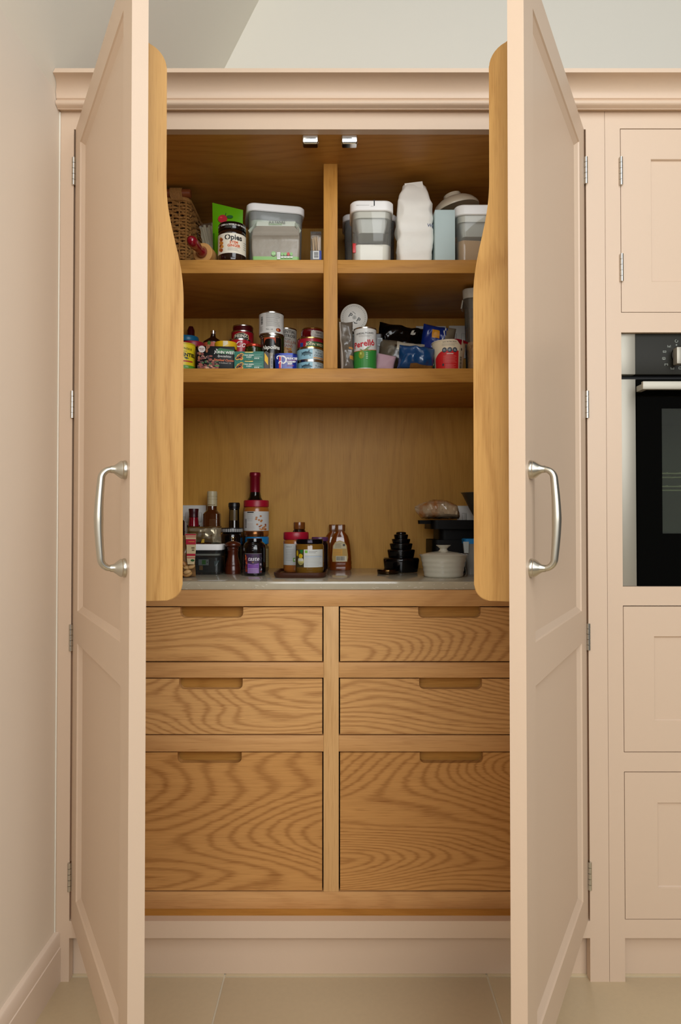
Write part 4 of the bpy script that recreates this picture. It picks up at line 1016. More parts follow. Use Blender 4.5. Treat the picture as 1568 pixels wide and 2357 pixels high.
# two teal boxes
TEAL = mat((14, 112, 92), rough=0.4, name='teal_card')
ty0, tx0, tx1 = 0.168, PX(539.5, 0.168, 828), PX(607, 0.168, 828); tw_ = tx1 - tx0; th_ = 0.0232
def tealbox(zb, lab):
    t = thing('teal_box', lab, 'box', ((tx0 + tx1) / 2, ty0 + 0.03, zb), 'teal boxes of spice paste'); o = ORG[t.name]; cx = o.x
    pts = [(-tw_ / 2, 0.0), (tw_ / 2, 0), (tw_ / 2, th_ - 0.0002), (0.013, th_ - 0.0002), (0.009, th_ - 0.0030), (-0.009, th_ - 0.0030), (-0.013, th_ - 0.0002), (-tw_ / 2, th_ - 0.0002)]
    link('card_sleeve', prism(pts, lambda x, z: (cx + x, ty0, zb + z), lambda x, z: (cx + x, ty0 + 0.058, zb + z)), TEAL, t, smooth=False)
    link('gold_tin', box(cx - 0.015, cx + 0.015, ty0 + 0.003, ty0 + 0.05, zb + th_ - 0.0029, zb + th_ - 0.0004), GOLDRIM, t, smooth=False)
    sh = Sheet(t, flat=front(cx, ty0, zb)); X = lambda p: (p - 573) / 67.5 * tw_; Zq = lambda y: (829 - y) / 21 * th_
    for x, y, a in ((546, 824.5, 0.0050), (555, 824.5, 0.0052), (551, 820, 0.0066), (556, 816, 0.0052)): sh.oval((236, 176, 60), X(x), Zq(y), a, a * 0.85, 1)
    for x, y, a, c_ in ((546, 824, 0.0034, (60, 50, 50)), (554.5, 824, 0.0036, (190, 80, 50)), (551, 820, 0.0046, (120, 70, 56)), (556, 816, 0.0034, (90, 80, 76)), (552, 822, 0.0022, (206, 120, 60))): sh.oval(c_, X(x), Zq(y), a, a * 0.7, 2)
    sh.text((214, 226, 214), 'THAI GREEN', X(573), Zq(817), 0.0044, 2, 0.0002); sh.text((214, 226, 214), 'CURRY', X(573), Zq(821.5), 0.0044, 2, 0.0002); sh.text((190, 206, 190), '- with -', X(573), Zq(826), 0.0026, 2)
    sh.lines((130, 190, 170), X(585), X(603), Zq(820), Zq(813.5), 3, 2, 0.0006); sh.rect((190, 214, 200), X(585), X(604), Zq(821.6), Zq(821), 2)
    for k in range(3): sh.rect((206, 220, 208), X(585.5 + 4 * k), X(588.5 + 4 * k), Zq(825.5), Zq(823), 2)
    sh.build()
tealbox(Z2, 'teal box with food picture, lower of the stack of two'); tealbox(Z2 + th_ + 0.0002, 'teal box with food picture, upper of the stack of two')
# tins in the middle
DKGREEN = mat((34, 42, 12), rough=0.28, coat=0.2, name='dark_green_print')
t, sh, r, h = tin('dark_green_tin', 'dark green tin carrying the white-labelled tin', 'tin', 600, 654, 769, 0.330, Z2, DKGREEN); sh.build()
zt2 = Z2 + h + 0.0005
t, sh, r, h = tin('white_label_tin', 'white-labelled tin with barcode, standing on top of the dark green tin', 'tin', 596, 653, 716, 0.330, zt2, mat((206, 206, 198), rough=0.45, name='white_label'))
zz = lambda y: PZ(y, 0.30) - zt2
sh.rect((216, 214, 206), -0.05, 0.05, 0.004, h - 0.004, 0.5, 'label'); sh.bars(-0.030, -0.022, zz(746), zz(728), 2, vertical=False, seed=8, col=(50, 52, 52)); sh.lines((96, 96, 92), -0.012, 0.030, zz(752), zz(720), 14, 2, 0.0006, 4); sh.lines((120, 120, 116), -0.033, -0.021, zz(762), zz(750), 6, 2, 0.0006)
sh.text((70, 70, 68), 'No. oz', -0.002, zz(758.5), 0.007, 2); sh.oval((140, 26, 24), 0.024, zz(759), 0.0080, 0.0052, 2); sh.oval((214, 130, 60), 0.0215, zz(759), 0.0034, 0.0034, 3); sh.build()
t, sh, r, h = tin('black_tin', 'black tin with white script and an orange arch, in front of the dark green tin', 'tin', 603, 648, 773, 0.2515, Z2, mat((14, 11, 10), rough=0.28, coat=0.3))
q = lambda y: PZ(y, 0.225) - Z2
n = 14; pts = []
for i in range(n + 1):
    u = -1 + 2 * i / n; pts += [(-0.004 + u * 0.017, q(776)), (-0.004 + u * 0.017, q(790) + (q(779) - q(790)) * (1 - u ** 4))]
sh.add((176, 70, 34), pts, [(2 * i, 2 * i + 2, 2 * i + 3, 2 * i + 1) for i in range(n)], 1)
sh.text((232, 228, 216), 'Napolina', -0.001, q(799), 0.0145, 2, 0.0004, shear=0.25); sh.build()
t, sh, r, h = tin('cream_label_tin', 'tall cream-labelled tin with bean picture, right of the black tin', 'tin', 632, 683, 753.5, 0.425, Z2, mat((184, 178, 166), rough=0.5, name='cream_label'))
q = lambda y: PZ(y, 0.395) - Z2
for tx, y, sz, c_ in (('ESSENTIAL', 764, 0.0118, (50, 46, 44)), ('WAITROSE', 773.5, 0.0118, (50, 46, 44)), ('& Partners', 780.5, 0.0050, (110, 100, 96)), ('CANNELLINI', 787, 0.0115, (150, 90, 60)), ('BEANS', 796, 0.0115, (150, 80, 56))): sh.text(c_, tx, 0.0065, q(y), sz, 2, 0.0002)
rd = random.Random(4)
for k in range(12): sh.oval(((196, 140, 70), (206, 160, 90), (160, 96, 44))[k % 3], -0.004 + 0.024 * rd.random(), q(801 + 10 * rd.random()), 0.0055, 0.0036, 1 + 0.1 * k, 'label_picture', 12)
sh.build()
# yellow packet
yx0, yx1 = PX(608.5, 0.185), PX(629, 0.185)
yp = thing('yellow_packet', 'small yellow packet with a clear barcode strip beside the blue tin', 'packet', ((yx0 + yx1) / 2, 0.19, Z2))
yz = PZ(808, 0.178)
pts = [(yx0, Z2 + 0.0003), (yx1 - 0.010, Z2 + 0.0003), (yx1 - 0.010, yz - 0.006), (yx0 + 0.006, yz), (yx0, yz - 0.004)]
link('packet', prism(pts, lambda x, z: (x, 0.176, z), lambda x, z: (x, 0.212, z)), mat((40, 26, 14), rough=0.35), yp, smooth=False)
sh = Sheet(yp, flat=front(0, 0.176, 0)); sh.poly((230, 180, 20), [(PX(609, .176), PZ(812, .176)), (PX(617, .176), PZ(824, .176)), (PX(617, .176), PZ(841, .176)), (PX(609, .176), PZ(830, .176))]); sh.build()
link('clear_strip', box(yx1 - 0.0095, yx1, 0.177, 0.200, Z2 + 0.0003, yz - 0.004, bev=0.002), mat((150, 142, 130), rough=0.25, coat=0.3), yp)
sh = Sheet(yp, flat=front(0, 0.177, 0)); sh.rect((176, 176, 176), yx1 - 0.006, yx1 - 0.0005, Z2 + 0.003, PZ(820, .177)); sh.bars(yx1 - 0.0052, yx1 - 0.0012, Z2 + 0.006, PZ(824, .177), 2, vertical=False, seed=9, col=(50, 50, 70)); sh.build()
# blue corned beef tin
cx0, cx1 = PX(630.5, 0.172, 830), PX(684, 0.172, 830); cx = (cx0 + cx1) / 2; zt_ = PZ(813.5, 0.172); w_ = cx1 - cx0
BLUE = mat((20, 48, 150), rough=0.3, coat=0.2, name='blue_print')
ct = thing('blue_tin', 'blue oblong tin with a large white and red letter, front of the middle shelf', 'tin', (cx, 0.19, Z2))
link('can_body', rloft([(cx, 0.196, Z2 + 0.002, w_ * 0.93, 0.046, 0.014), (cx, 0.196, zt_ - 0.003, w_, 0.050, 0.016)]), BLUE, ct, sharp=0.6)
for z0, z1, k in ((Z2 + 0.0002, Z2 + 0.0021, 0.93), (zt_ - 0.0032, zt_, 1.0)): link('can_rim', rloft([(cx, 0.196, z0, w_ * k + 0.001, 0.0515, 0.016), (cx, 0.196, z1, w_ * k + 0.001, 0.0515, 0.016)]), mat((40, 60, 140), rough=0.3, metal=0.5), ct)
sh = Sheet(ct, flat=(Vector((cx, 0.1712, Z2 + 0.021)), Vector((1, 0, 0)), Vector((0, -0.03, 1)), Vector((0, -1, 0))))
sh.rect((196, 24, 40), -0.0165, -0.0115, -0.0165, 0.0150, 2); sh.rect((232, 232, 232), -0.0115, -0.0100, -0.0165, 0.0150, 2)
n = 20; W2 = (236, 236, 236)
def arc(cx_, cz_, r0, r1, a0, a1, l=3):
    pts = [];
    for i in range(n + 1):
        a = math.radians(a0 + (a1 - a0) * i / n)
        for rr in (r0, r1): pts.append((cx_ + rr * math.cos(a) * 1.05, cz_ + rr * math.sin(a)))
    sh.add(W2, pts, [(2 * i, 2 * i + 2, 2 * i + 3, 2 * i + 1) for i in range(n)], l)
arc(-0.008, 0.0045, 0.0075, 0.0110, -80, 100); arc(-0.0165, 0.010, 0.0035, 0.0058, 70, 230); sh.rect(W2, -0.0165, -0.008, 0.0130, 0.0155, 3); arc(-0.0125, -0.0035, 0.0030, 0.0050, -30, 210)
sh.text(W2, 'PRINCES', 0.0165, 0.0075, 0.0072, 2, 0.0003, rot=-0.03); sh.text(W2, 'CORNED', 0.0145, -0.0005, 0.0056, 2, 0.0003); sh.text(W2, 'BEEF', 0.0115, -0.0055, 0.0056, 2, 0.0003); sh.text((196, 40, 70), 'NO ADDED', 0.013, -0.0105, 0.0034, 2); sh.rect((160, 40, 110), 0.004, 0.028, 0.0026, 0.0034, 2); sh.build()
# stack by the divider
LB = mat((140, 188, 204), rough=0.35, coat=0.15, name='pale_blue_print')
def tuna(zb, lab, ztop):
    t, sh, r, h = tin('tuna_tin', lab, 'tin', 683, 746, 0, 0.2505, zb, LB, group='pale blue fish tins by the divider', ztop=ztop)
    sh.cyl = sh.cyl[:4] + (0.0,)
    m_ = h / 2
    sh.rect((196, 216, 222), 0.009, 0.046, 0.004, h - 0.004, 1, 'label'); sh.rect((214, 228, 232), 0.0075, 0.009, 0.003, h - 0.003, 1, 'label')
    fx, fz = -0.010, m_ + 0.001
    n = 14; pts = []
    for i in range(n + 1):
        u = i / n; x = fx - 0.013 + 0.030 * u; hh = 0.0055 * math.sin(math.pi * u ** 0.8) ** 0.8; pts += [(x, fz - hh * 0.8), (x, fz + hh)]
    sh.add((92, 124, 132), pts, [(2 * i, 2 * i + 2, 2 * i + 3, 2 * i + 1) for i in range(n)], 2)
    pts = [(x, z if k % 2 else fz + 0.0006) for k, (x, z) in enumerate(pts)]; sh.add((48, 76, 88), pts, [(2 * i, 2 * i + 2, 2 * i + 3, 2 * i + 1) for i in range(n)], 3)
    for p in ([(-0.0245, fz + 0.007), (-0.0185, fz), (-0.0255, fz - 0.007), (-0.0212, fz)], [(-0.006, fz + 0.004), (0.000, fz + 0.0045), (-0.001, fz + 0.0100)], [(-0.013, fz + 0.003), (-0.009, fz + 0.004), (-0.011, fz + 0.007)], [(-0.001, fz - 0.004), (0.003, fz - 0.0035), (0.001, fz - 0.008)], [(-0.016, fz - 0.0025), (-0.012, fz - 0.004), (-0.0145, fz - 0.0065)]): sh.poly((52, 80, 92), p, 3)
    sh.text((60, 78, 90), 'TESCO', 0.026, h - 0.0075, 0.0048, 2, 0.0001); sh.text((58, 76, 92), 'TUNA', 0.025, m_ + 0.0025, 0.0078, 2, 0.0001); sh.text((58, 76, 92), 'CHUNKS', 0.026, m_ - 0.0042, 0.0072, 2, 0.0001); sh.rect((222, 160, 84), 0.010, 0.044, 0.0055, 0.0085, 2); sh.build()
    return ztop
za = PZ(829.5, 0.2145); zb = PZ(799.5, 0.2145)
tuna(Z2, 'pale blue tin with a fish picture, lowest tin beside the divider', za); tuna(za + 0.0004, 'pale blue tin with a fish picture, second tin up beside the divider', zb)
zc = PZ(780, 0.222)
t, sh, r, h = tin('fish_tin', 'red and green gold-rimmed tin, third tin up beside the divider', 'tin', 683.5, 746, 0, 0.2515, zb + 0.0004, mat((156, 24, 44), rough=0.3, coat=0.2), GOLDRIM, ztop=zc + 0.004, r=0.0355)
sh.rect((16, 78, 34), -0.010, 0.048, 0.003, h * 0.58, 1, 'label'); sh.rect((34, 60, 130), -0.029, -0.019, 0.003, h * 0.5, 1, 'label'); sh.text((226, 214, 180), 'JOHN WEST', 0.016, h * 0.30, 0.0098, 2, 0.0002, rot=-0.02); sh.poly((226, 214, 180), [(-0.004, h * 0.58), (0.006, h * 0.5), (0.003, h * 0.42)], 2); sh.build()
zz0 = zc + 0.0045; zt_ = PZ(752, 0.225); r = 0.0310; cx = PX(719.5, 0.2555)
t = jar('cherry_jar', 'small jar of red cherries with a grey label, topmost of the stack by the divider', 'jar', cx, 0.2555, zz0, [(r * 0.93, 0), (r, 0.004), (r, zt_ - zz0 - 0.008), (r * 0.94, zt_ - zz0 - 0.004), (r * 0.9, zt_ - zz0 - 0.003)], mat((84, 6, 14), rough=0.06, coat=0.6, vary=0.7, bscale=75, name='cherries'), mat((190, 170, 110), rough=0.2, metal=1.0), lid_prof(r * 0.93, zt_ - zz0 - 0.004, zt_ - zz0))
sh = Sheet(t, cyl=(cx, 0.2555, zz0, r, 0)); hh = zt_ - zz0; sh.rect((166, 160, 152), -0.002, 0.040, 0.001, hh - 0.0095, 1, 'label'); sh.text((60, 56, 54), 'TESCO', 0.0185, hh - 0.015, 0.0062, 2, 0.0002); sh.text((96, 90, 86), 'COCKTAIL', 0.0185, hh * 0.42, 0.0034, 2); sh.text((90, 84, 80), 'CHERRIES', 0.0185, hh * 0.2, 0.0058, 2, 0.0001); sh.build()

# ================================================================ MIDDLE SHELF, RIGHT
def bag(name, label, cx, cy, z0, w_, h, d, m, seed, rz=0.0, ry=0.0, rx=0.0, crumple=0.004, mf=None, cat='bag', n=24, freq=26.0, part='film', pw=0.36):
    t = thing(name, label, cat, (cx, cy, z0))
    bm, st = pillow(w_, h, d, n, crumple, seed, pw=pw, freq=freq)
    if mf:
        for f_, (s, q, side) in zip(bm.faces, st): f_.material_index = mf(s, q, side)
    Mx = Matrix.Rotation(rz, 4, 'Z') @ Matrix.Rotation(ry, 4, 'Y') @ Matrix.Rotation(rx, 4, 'X')
    bmesh.ops.transform(bm, matrix=Mx, verts=bm.verts[:])
    lo = min(v.co.z for v in bm.verts)
    bmesh.ops.translate(bm, vec=(cx, cy, z0 - lo + 0.0004), verts=bm.verts[:])
    link(part, bm, m, t, sharp=1.2)
    return t
GREYF = mat((96, 88, 78), rough=0.22, coat=0.2, name='grey_foil'); SNACK = mat((190, 130, 60), rough=0.4)
bag('snack_bag', 'grey-brown glossy snack bag standing against the divider', PX(797.5, 0.190) + 0.001, 0.196, Z2, 0.034, PZ(740, 0.19) - Z2, 0.030, [GREYF, SNACK, mat((200, 196, 188), rough=0.3)], 4, ry=-0.03, crumple=0.0045,
    mf=lambda s, q, side: 1 if side < 0 and (abs(q + 0.12) < 0.06 and s > 0.3 or abs(q + 0.5) < 0.07 and s > 0.4) else (2 if s < -0.75 else 0))
tin('dark_tin', 'dark tin beneath the white-ended tub', 'tin', 790, 838, 0, 0.345, Z2, mat((14, 22, 14), rough=0.3), mat((60, 66, 60), rough=0.3, metal=0.8), ztop=PZ(731, 0.30) - 0.042, r=0.031)
# tub lying on it, its white end towards us
tc = P(815, 731, 0.292); tr_ = rad(783.5, 847, 0.292)
tb = thing('white_tub', 'tub lying on its side, its white lettered end facing out', 'tub', tc)
Mx = Matrix.Translation(tc) @ Matrix.Rotation(math.radians(90 - 4), 4, 'X') @ Matrix.Rotation(math.pi, 4, 'X')
Mt = Matrix.Translation(tc) @ Matrix.Rotation(math.radians(-90 + 6), 4, 'X')
link('tub_body', lathe([(tr_ * 0.90, 0.012), (tr_ * 0.90, 0.02), (tr_ * 0.84, 0.095), (tr_ * 0.80, 0.098)], (0, 0, 0), 40), mat((26, 92, 40), rough=0.4), tb, M=Mt)
link('tub_end', lathe([(tr_ * 0.93, 0.0), (tr_ * 0.98, 0.001), (tr_, 0.003), (tr_, 0.012), (tr_ * 0.97, 0.013)], (0, 0, 0), 44), mat((214, 212, 202), rough=0.4), tb, M=Mt)
zx = Mt.to_3x3() @ Vector((0, 0, -1)); up = Mt.to_3x3() @ Vector((0, 1, 0))
sh = Sheet(tb, flat=(tc + zx * 0.0003, Vector((1, 0, 0)), -up if up.z < 0 else up, zx))
DKP = (60, 60, 56)
for r0 in (0.90,):
    n = 40; R1 = tr_ * 0.90; pts = []
    for i in range(n + 1):
        a = 6.28318 * i / n
        for rr in (R1, R1 - 0.0004): pts.append((rr * math.cos(a), rr * math.sin(a)))
    sh.add((150, 150, 140), pts, [(2 * i, 2 * i + 2, 2 * i + 3, 2 * i + 1) for i in range(n)], 1)
for i in range(38):
    a = 6.28318 * i / 38; c_, s_ = math.cos(a), math.sin(a); R1 = tr_ * 0.80
    sh.add((110, 110, 104), [(R1 * c_ - k * s_ * 0.0011 + m_ * c_ * 0.0013, R1 * s_ + k * c_ * 0.0011 + m_ * s_ * 0.0013) for k, m_ in ((-1, 0), (1, 0), (1, 1), (-1, 1))], [(0, 1, 2, 3)], 1)
sh.text(DKP, 'P', -0.0098, 0.0058, 0.0175, 2, 0.0003, rot=-0.55); sh.text(DKP, 'P', 0.0120, -0.0068, 0.0175, 2, 0.0003, rot=-0.55); sh.oval(DKP, 0.001, 0.0005, 0.0052, lift=1.5); sh.oval((214, 212, 202), 0.001, 0.0005, 0.0045, lift=2); sh.oval((130, 130, 124), 0.001, 0.0005, 0.0032, lift=2.5); sh.oval((190, 190, 180), 0.001, 0.0005, 0.0014, lift=3)
sh.poly(DKP, [(-0.006, 0.0165), (0.001, 0.0125), (0.005, 0.0075), (0.0035, 0.0115), (-0.001, 0.0150)], 2); sh.poly(DKP, [(-0.003, -0.0085), (0.003, -0.0135), (0.010, -0.0145), (0.008, -0.0165), (0.001, -0.0160)], 2)
sh.build()
# olive tin
t, sh, r, h = tin('olive_tin', 'white and green olive tin with red lettering at the front of the middle shelf', 'tin', 814.5, 867, 752, 0.2005, Z2, mat((212, 212, 208), rough=0.28, coat=0.2, name='white_print'))
q = lambda y: PZ(y, 0.1705) - Z2
n = 16; A = r * 1.5; pts = []
for i in range(n + 1):
    x = -A + 2 * A * i / n; top = q(806) + 0.0035 * (x / A) ** 2 + 0.003 * (x / A); pts += [(x, 0.0055), (x, top)]
sh.add((46, 134, 52), pts, [(2 * i, 2 * i + 2, 2 * i + 3, 2 * i + 1) for i in range(n)], 1, 'label')
pts = [(x, z + (0.0008 if k % 2 else 0)) if k % 2 else (x, pts[k + 1][1] - 0.0006) for k, (x, z) in enumerate(pts)]
sh.add((196, 110, 60), pts, [(2 * i, 2 * i + 2, 2 * i + 3, 2 * i + 1) for i in range(n)], 2)
sh.text((30, 30, 28), 'GORDAL PICANTE', -0.002, q(766.5), 0.0058, 2, 0.0001, rot=0.05); sh.lines((140, 140, 136), -0.018, 0.018, q(775), q(770), 3, 2, 0.0004); sh.text((190, 22, 40), 'Perelló', -0.0045, q(790.5), 0.0215, 2, 0.0006, rot=0.14)
sh.oval((128, 142, 30), -0.0105, q(816), 0.0078, 0.0102, 3); sh.oval((196, 206, 110), -0.0120, q(813), 0.0020, 0.0036, 4)
for (x, y, a, b_) in ((0.006, 800, 0.012, 0.5), (0.001, 804, 0.010, 0.2), (0.008, 806, 0.010, -0.35), (-0.010, 805, 0.008, -0.5)):
    c_, s_ = math.cos(b_), math.sin(b_); sh.poly((112, 140, 70), [(x - a * c_, q(y) - a * s_), (x - 0.0013 * s_, q(y) + 0.0013 * c_), (x + a * c_, q(y) + a * s_), (x + 0.0013 * s_, q(y) - 0.0013 * c_)], 3)
for k in range(4): sh.rect((206, 226, 200), 0.001, 0.006, q(813 + 4 * k), q(811.7 + 4 * k), 3)
sh.build()
# bags
BLACKF = mat((5, 5, 6), rough=0.14, coat=0.3, spec=0.3, name='black_film')
bag('black_bag', 'shiny black bag lying at the back right of the olive tin', PX(920, 0.40), 0.400, Z2, 0.140, PZ(754, 0.38) - Z2, 0.085, [BLACKF, mat((196, 192, 180), rough=0.4), mat((150, 20, 40), rough=0.4)], 9, ry=0.16, crumple=0.0105,
    mf=lambda s, q, side: 1 if side < 0 and (s - 0.40) ** 2 / 0.010 + (q - 0.72) ** 2 / 0.006 < 1 else (2 if side < 0 and abs(s - 0.45) < 0.08 and abs(q - 0.02) < 0.06 else 0))
db = thing('dark_packet', 'dark packet with a barcode panel between the olive tin and the grey bag', 'packet', (PX(870, 0.285), 0.285, Z2))
a0, a1 = PX(858, 0.28), PX(881, 0.28)
link('packet', rloft([((a0 + a1) / 2, 0.297, Z2 + 0.0003, a1 - a0, 0.030, 0.004), ((a0 + a1) / 2, 0.297, PZ(768, 0.28), a1 - a0 - 0.001, 0.026, 0.004), ((a0 + a1) / 2, 0.297, PZ(764, 0.28), a1 - a0 - 0.004, 0.006, 0.002)]), mat((38, 36, 34), rough=0.25), db)
sh = Sheet(db, flat=front(0, 0.2818, 0)); sh.rect((168, 176, 178), PX(869.5, .282), PX(880.5, .282), PZ(796, .282), PZ(778, .282)); sh.bars(PX(871, .282), PX(879, .282), PZ(793, .282), PZ(780, .282), 2, True, 6, (50, 60, 66)); sh.build()
CLEARG = mat((92, 84, 70), rough=0.20, coat=0.5, vary=0.35, bscale=35, name='grey_film'); PALEF = mat((176, 168, 150), rough=0.25, coat=0.3); BLUEF = mat((4, 62, 112), rough=0.22, coat=0.4, name='blue_film'); DARKF = mat((44, 36, 26), rough=0.25, coat=0.3)
cb_ = thing('cereal_bag', 'clear grey bag with a blue rounded end lying at the front of the middle shelf', 'bag', (PX(930, 0.25), 0.25, Z2))
bm, st = pillow(0.128, PZ(784, 0.25) - Z2, 0.085, 20, 0.005, 12)
for f_, (s, q, side) in zip(bm.faces, st): f_.material_index = 1 if (q > 0.35 and s > -0.25) else (2 if s > -0.35 and q < 0.6 else 0)
link('clear_film', settle(bm, Matrix.Translation((PX(920, 0.29), 0.295, 0)) @ Matrix.Rotation(0.14, 4, 'Y'), Z2), [CLEARG, PALEF, DARKF], cb_, sharp=1.2)
hb = PZ(806, 0.20) - Z2
bm, st = pillow(0.094, hb + 0.006, 0.064, 24, 0.0058, 15, pw=0.34, freq=26)
for f_, (s, q, side) in zip(bm.faces, st): f_.material_index = 1 if (side < 0 and q < -0.62 + 0.25 * (s < 0.0) * 0 and s > -0.35) else 0
link('blue_end', settle(bm, Matrix.Translation((PX(959, 0.20), 0.206, 0)) @ Matrix.Rotation(0.10, 4, 'Y'), Z2), [BLUEF, mat((120, 84, 40), rough=0.5, vary=0.4, bscale=150)], cb_, sharp=1.2)
sh = Sheet(cb_, flat=(P(935, 800, 0.247), Vector((1, 0, 0)), Vector((0, 0.2, 1)), Vector((0, -1, 0)))); sh.rect((60, 58, 54), -0.003, 0.004, -0.003, 0.003, 3); sh.build()
bag('pink_bag', 'pale lilac paper bag at the bottom beside the olive tin', PX(887, 0.215), 0.218, Z2, 0.050, PZ(817, 0.2) - Z2, 0.024, mat((176, 142, 152), rough=0.6), 21, crumple=0.003, ry=0.2)
BLUEB = mat((8, 40, 118), rough=0.25, coat=0.3, name='royal_blue_film'); WHT = mat((206, 208, 206), rough=0.35); YEB = mat((206, 140, 24), rough=0.4); CLB = mat((128, 116, 96), rough=0.18, coat=0.5); GRB = mat((30, 120, 50), rough=0.4)
def bluemf(s, q, side):
    k = s - 0.30 * q
    if side < 0 and abs(q - 0.62) < 0.14 and -0.50 < s < 0.02: return 2
    if k > 0.16: return 3
    if 0.02 < k <= 0.09: return 1
    if (s - 0.0) ** 2 + (q + 0.45) ** 2 < 0.03 and k > 0: return 4
    return 0
bag('blue_bag', 'blue and clear bag with white stripes, leaning behind the red pot', PX(1004, 0.33), 0.335, Z2, 0.092, PZ(752, 0.32) - Z2, 0.055, [BLUEB, WHT, YEB, CLB, GRB], 31, ry=0.16, crumple=0.0055, mf=bluemf, n=26)
# pot
r1, r0 = 0.0435, 0.0350; Yp = 0.2120; cxp = PX(1033.5, Yp); zt_ = PZ(780, Yp - r1); hp = zt_ - Z2
pt_ = thing('red_pot', 'cream and red paper pot with torn red foil lid, right front of the middle shelf', 'pot', (cxp, Yp, Z2))
link('pot_body', lathe([(r0 * 0.97, 0), (r0, 0.002), (r1, hp - 0.003)], (cxp, Yp, Z2), 44), mat((226, 212, 184), rough=0.5), pt_)
link('pot_rim', lathe([(r1 * 0.99, hp - 0.0034), (r1 * 1.03, hp - 0.0028), (r1 * 1.035, hp - 0.001), (r1 * 1.0, hp), (0.001, hp)], (cxp, Yp, Z2), 44, cap0=False), mat((226, 216, 196), rough=0.45), pt_)
rf = lambda z: r0 + (r1 - r0) * z / hp
sh = Sheet(pt_, cyl=(cxp, Yp, Z2, rf, 0.0)); q = lambda y: PZ(y, Yp - 0.04) - Z2
n = 22; xa, xb = -0.046, 0.0210; pts = []
for i in range(n + 1):
    u = i / n; x = xa + (xb - xa) * u; pts += [(x, 0.001), (x, q(806) if u > 0.45 else q(806) - (q(806) - q(822)) * (1 - u / 0.45) ** 2)]
sh.add((206, 26, 30), pts, [(2 * i, 2 * i + 2, 2 * i + 3, 2 * i + 1) for i in range(n)], 1, 'label')
for k in range(3): sh.oval((44, 54, 70), -0.017 + 0.0135 * k, q(805), 0.0062, lift=3); sh.lines((190, 198, 204), -0.0205 + 0.0135 * k, -0.0130 + 0.0135 * k, q(807.5), q(802.5), 3, 4, 0.0009, k)
sh.text((70, 60, 56), 'OATS, PROTEIN, FRUITS', -0.004, q(787), 0.0034, 2, 0.0001); sh.lines((120, 110, 100), -0.024, 0.018, q(796), q(790), 3, 2, 0.0005); sh.rect((226, 190, 180), -0.011, 0.006, q(815), q(812.5), 2); sh.lines((226, 130, 120), -0.020, 0.016, q(834), q(817), 7, 2, 0.0006, 7); sh.lines((226, 130, 120), -0.014, 0.014, q(847), q(837), 4, 2, 0.0006, 8); sh.oval((50, 54, 66), -0.020, q(838), 0.0026, 0.0034, 3)
sh.rect((196, 182, 156), 0.0235, 0.046, 0.001, hp - 0.005, 1, 'label'); sh.bars(0.0255, 0.0335, q(845), q(818), 2, False, 12, (60, 56, 50)); sh.oval((60, 56, 50), 0.031, q(802), 0.0024, 0.0036, 2); sh.build()
bm = bmesh.new(); v = [bm.verts.new((cxp + r1 * 1.045 * math.sin(a), Yp - r1 * 1.045 * math.cos(a), Z2 + z)) for a, z in ((0.10, hp), (0.35, hp - 0.003), (0.50, hp - 0.011), (0.62, hp - 0.014), (0.70, hp), (0.40, hp + 0.0006))]; bm.faces.new(v)
v = [bm.verts.new((cxp + r1 * k * math.sin(a), Yp - r1 * k * math.cos(a), Z2 + z)) for a, z, k in ((0.78, hp + 0.0005, 1.045), (0.80, hp - 0.008, 1.045), (1.25, hp - 0.006, 1.16), (1.30, hp - 0.001, 1.16))]; bm.faces.new(v)
bmesh.ops.solidify(bm, geom=bm.faces[:], thickness=0.0006)
link('foil_lid', bm, mat((176, 16, 44), rough=0.35), pt_, smooth=False, kind='stuff')
# tall cereal container behind the right rack
cxk, cyk = 0.402, 0.262; rot = math.radians(-18); zt_ = Z2 + 0.2310
tk, bw, bd, br = None, 0, 0, 0
tk = thing('cereal_container', 'tall clear container of cereal with grey lid at the right end of the middle shelf', 'container', (cxk, cyk, Z2))
link('lid', rloft([(cxk, cyk, zt_ - 0.026, 0.136, 0.096, 0.018), (cxk, cyk, zt_ - 0.002, 0.138, 0.098, 0.018), (cxk, cyk, zt_, 0.134, 0.094, 0.016)], rot), mat((166, 160, 146), rough=0.35), tk, sharp=0.5)
link('clear_body', rloft([(cxk, cyk, Z2, 0.118, 0.080, 0.016), (cxk, cyk, Z2 + 0.005, 0.122, 0.084, 0.016), (cxk, cyk, zt_ - 0.0265, 0.130, 0.090, 0.016)], rot, cap1=False), clear((236, 232, 222), 0.05, 0.05), tk, sharp=0.5)
link('lid_catch', rloft([(cxk - 0.072, cyk + 0.018, zt_ - 0.045, 0.004, 0.030, 0.0015), (cxk - 0.068, cyk + 0.018, zt_ - 0.022, 0.004, 0.030, 0.0015)], rot), mat((160, 154, 142), rough=0.35), tk)
bm = rloft([(cxk, cyk, Z2 + 0.001, 0.112, 0.074, 0.014), (cxk, cyk, Z2 + 0.06, 0.116, 0.078, 0.014), (cxk, cyk, PZ(783, 0.22), 0.117, 0.079, 0.014)], rot)
link('contents', bm, mat((186, 142, 92), rough=0.8, bump=1.0, bscale=120, vary=0.5, name='granola'), tk, kind='stuff')

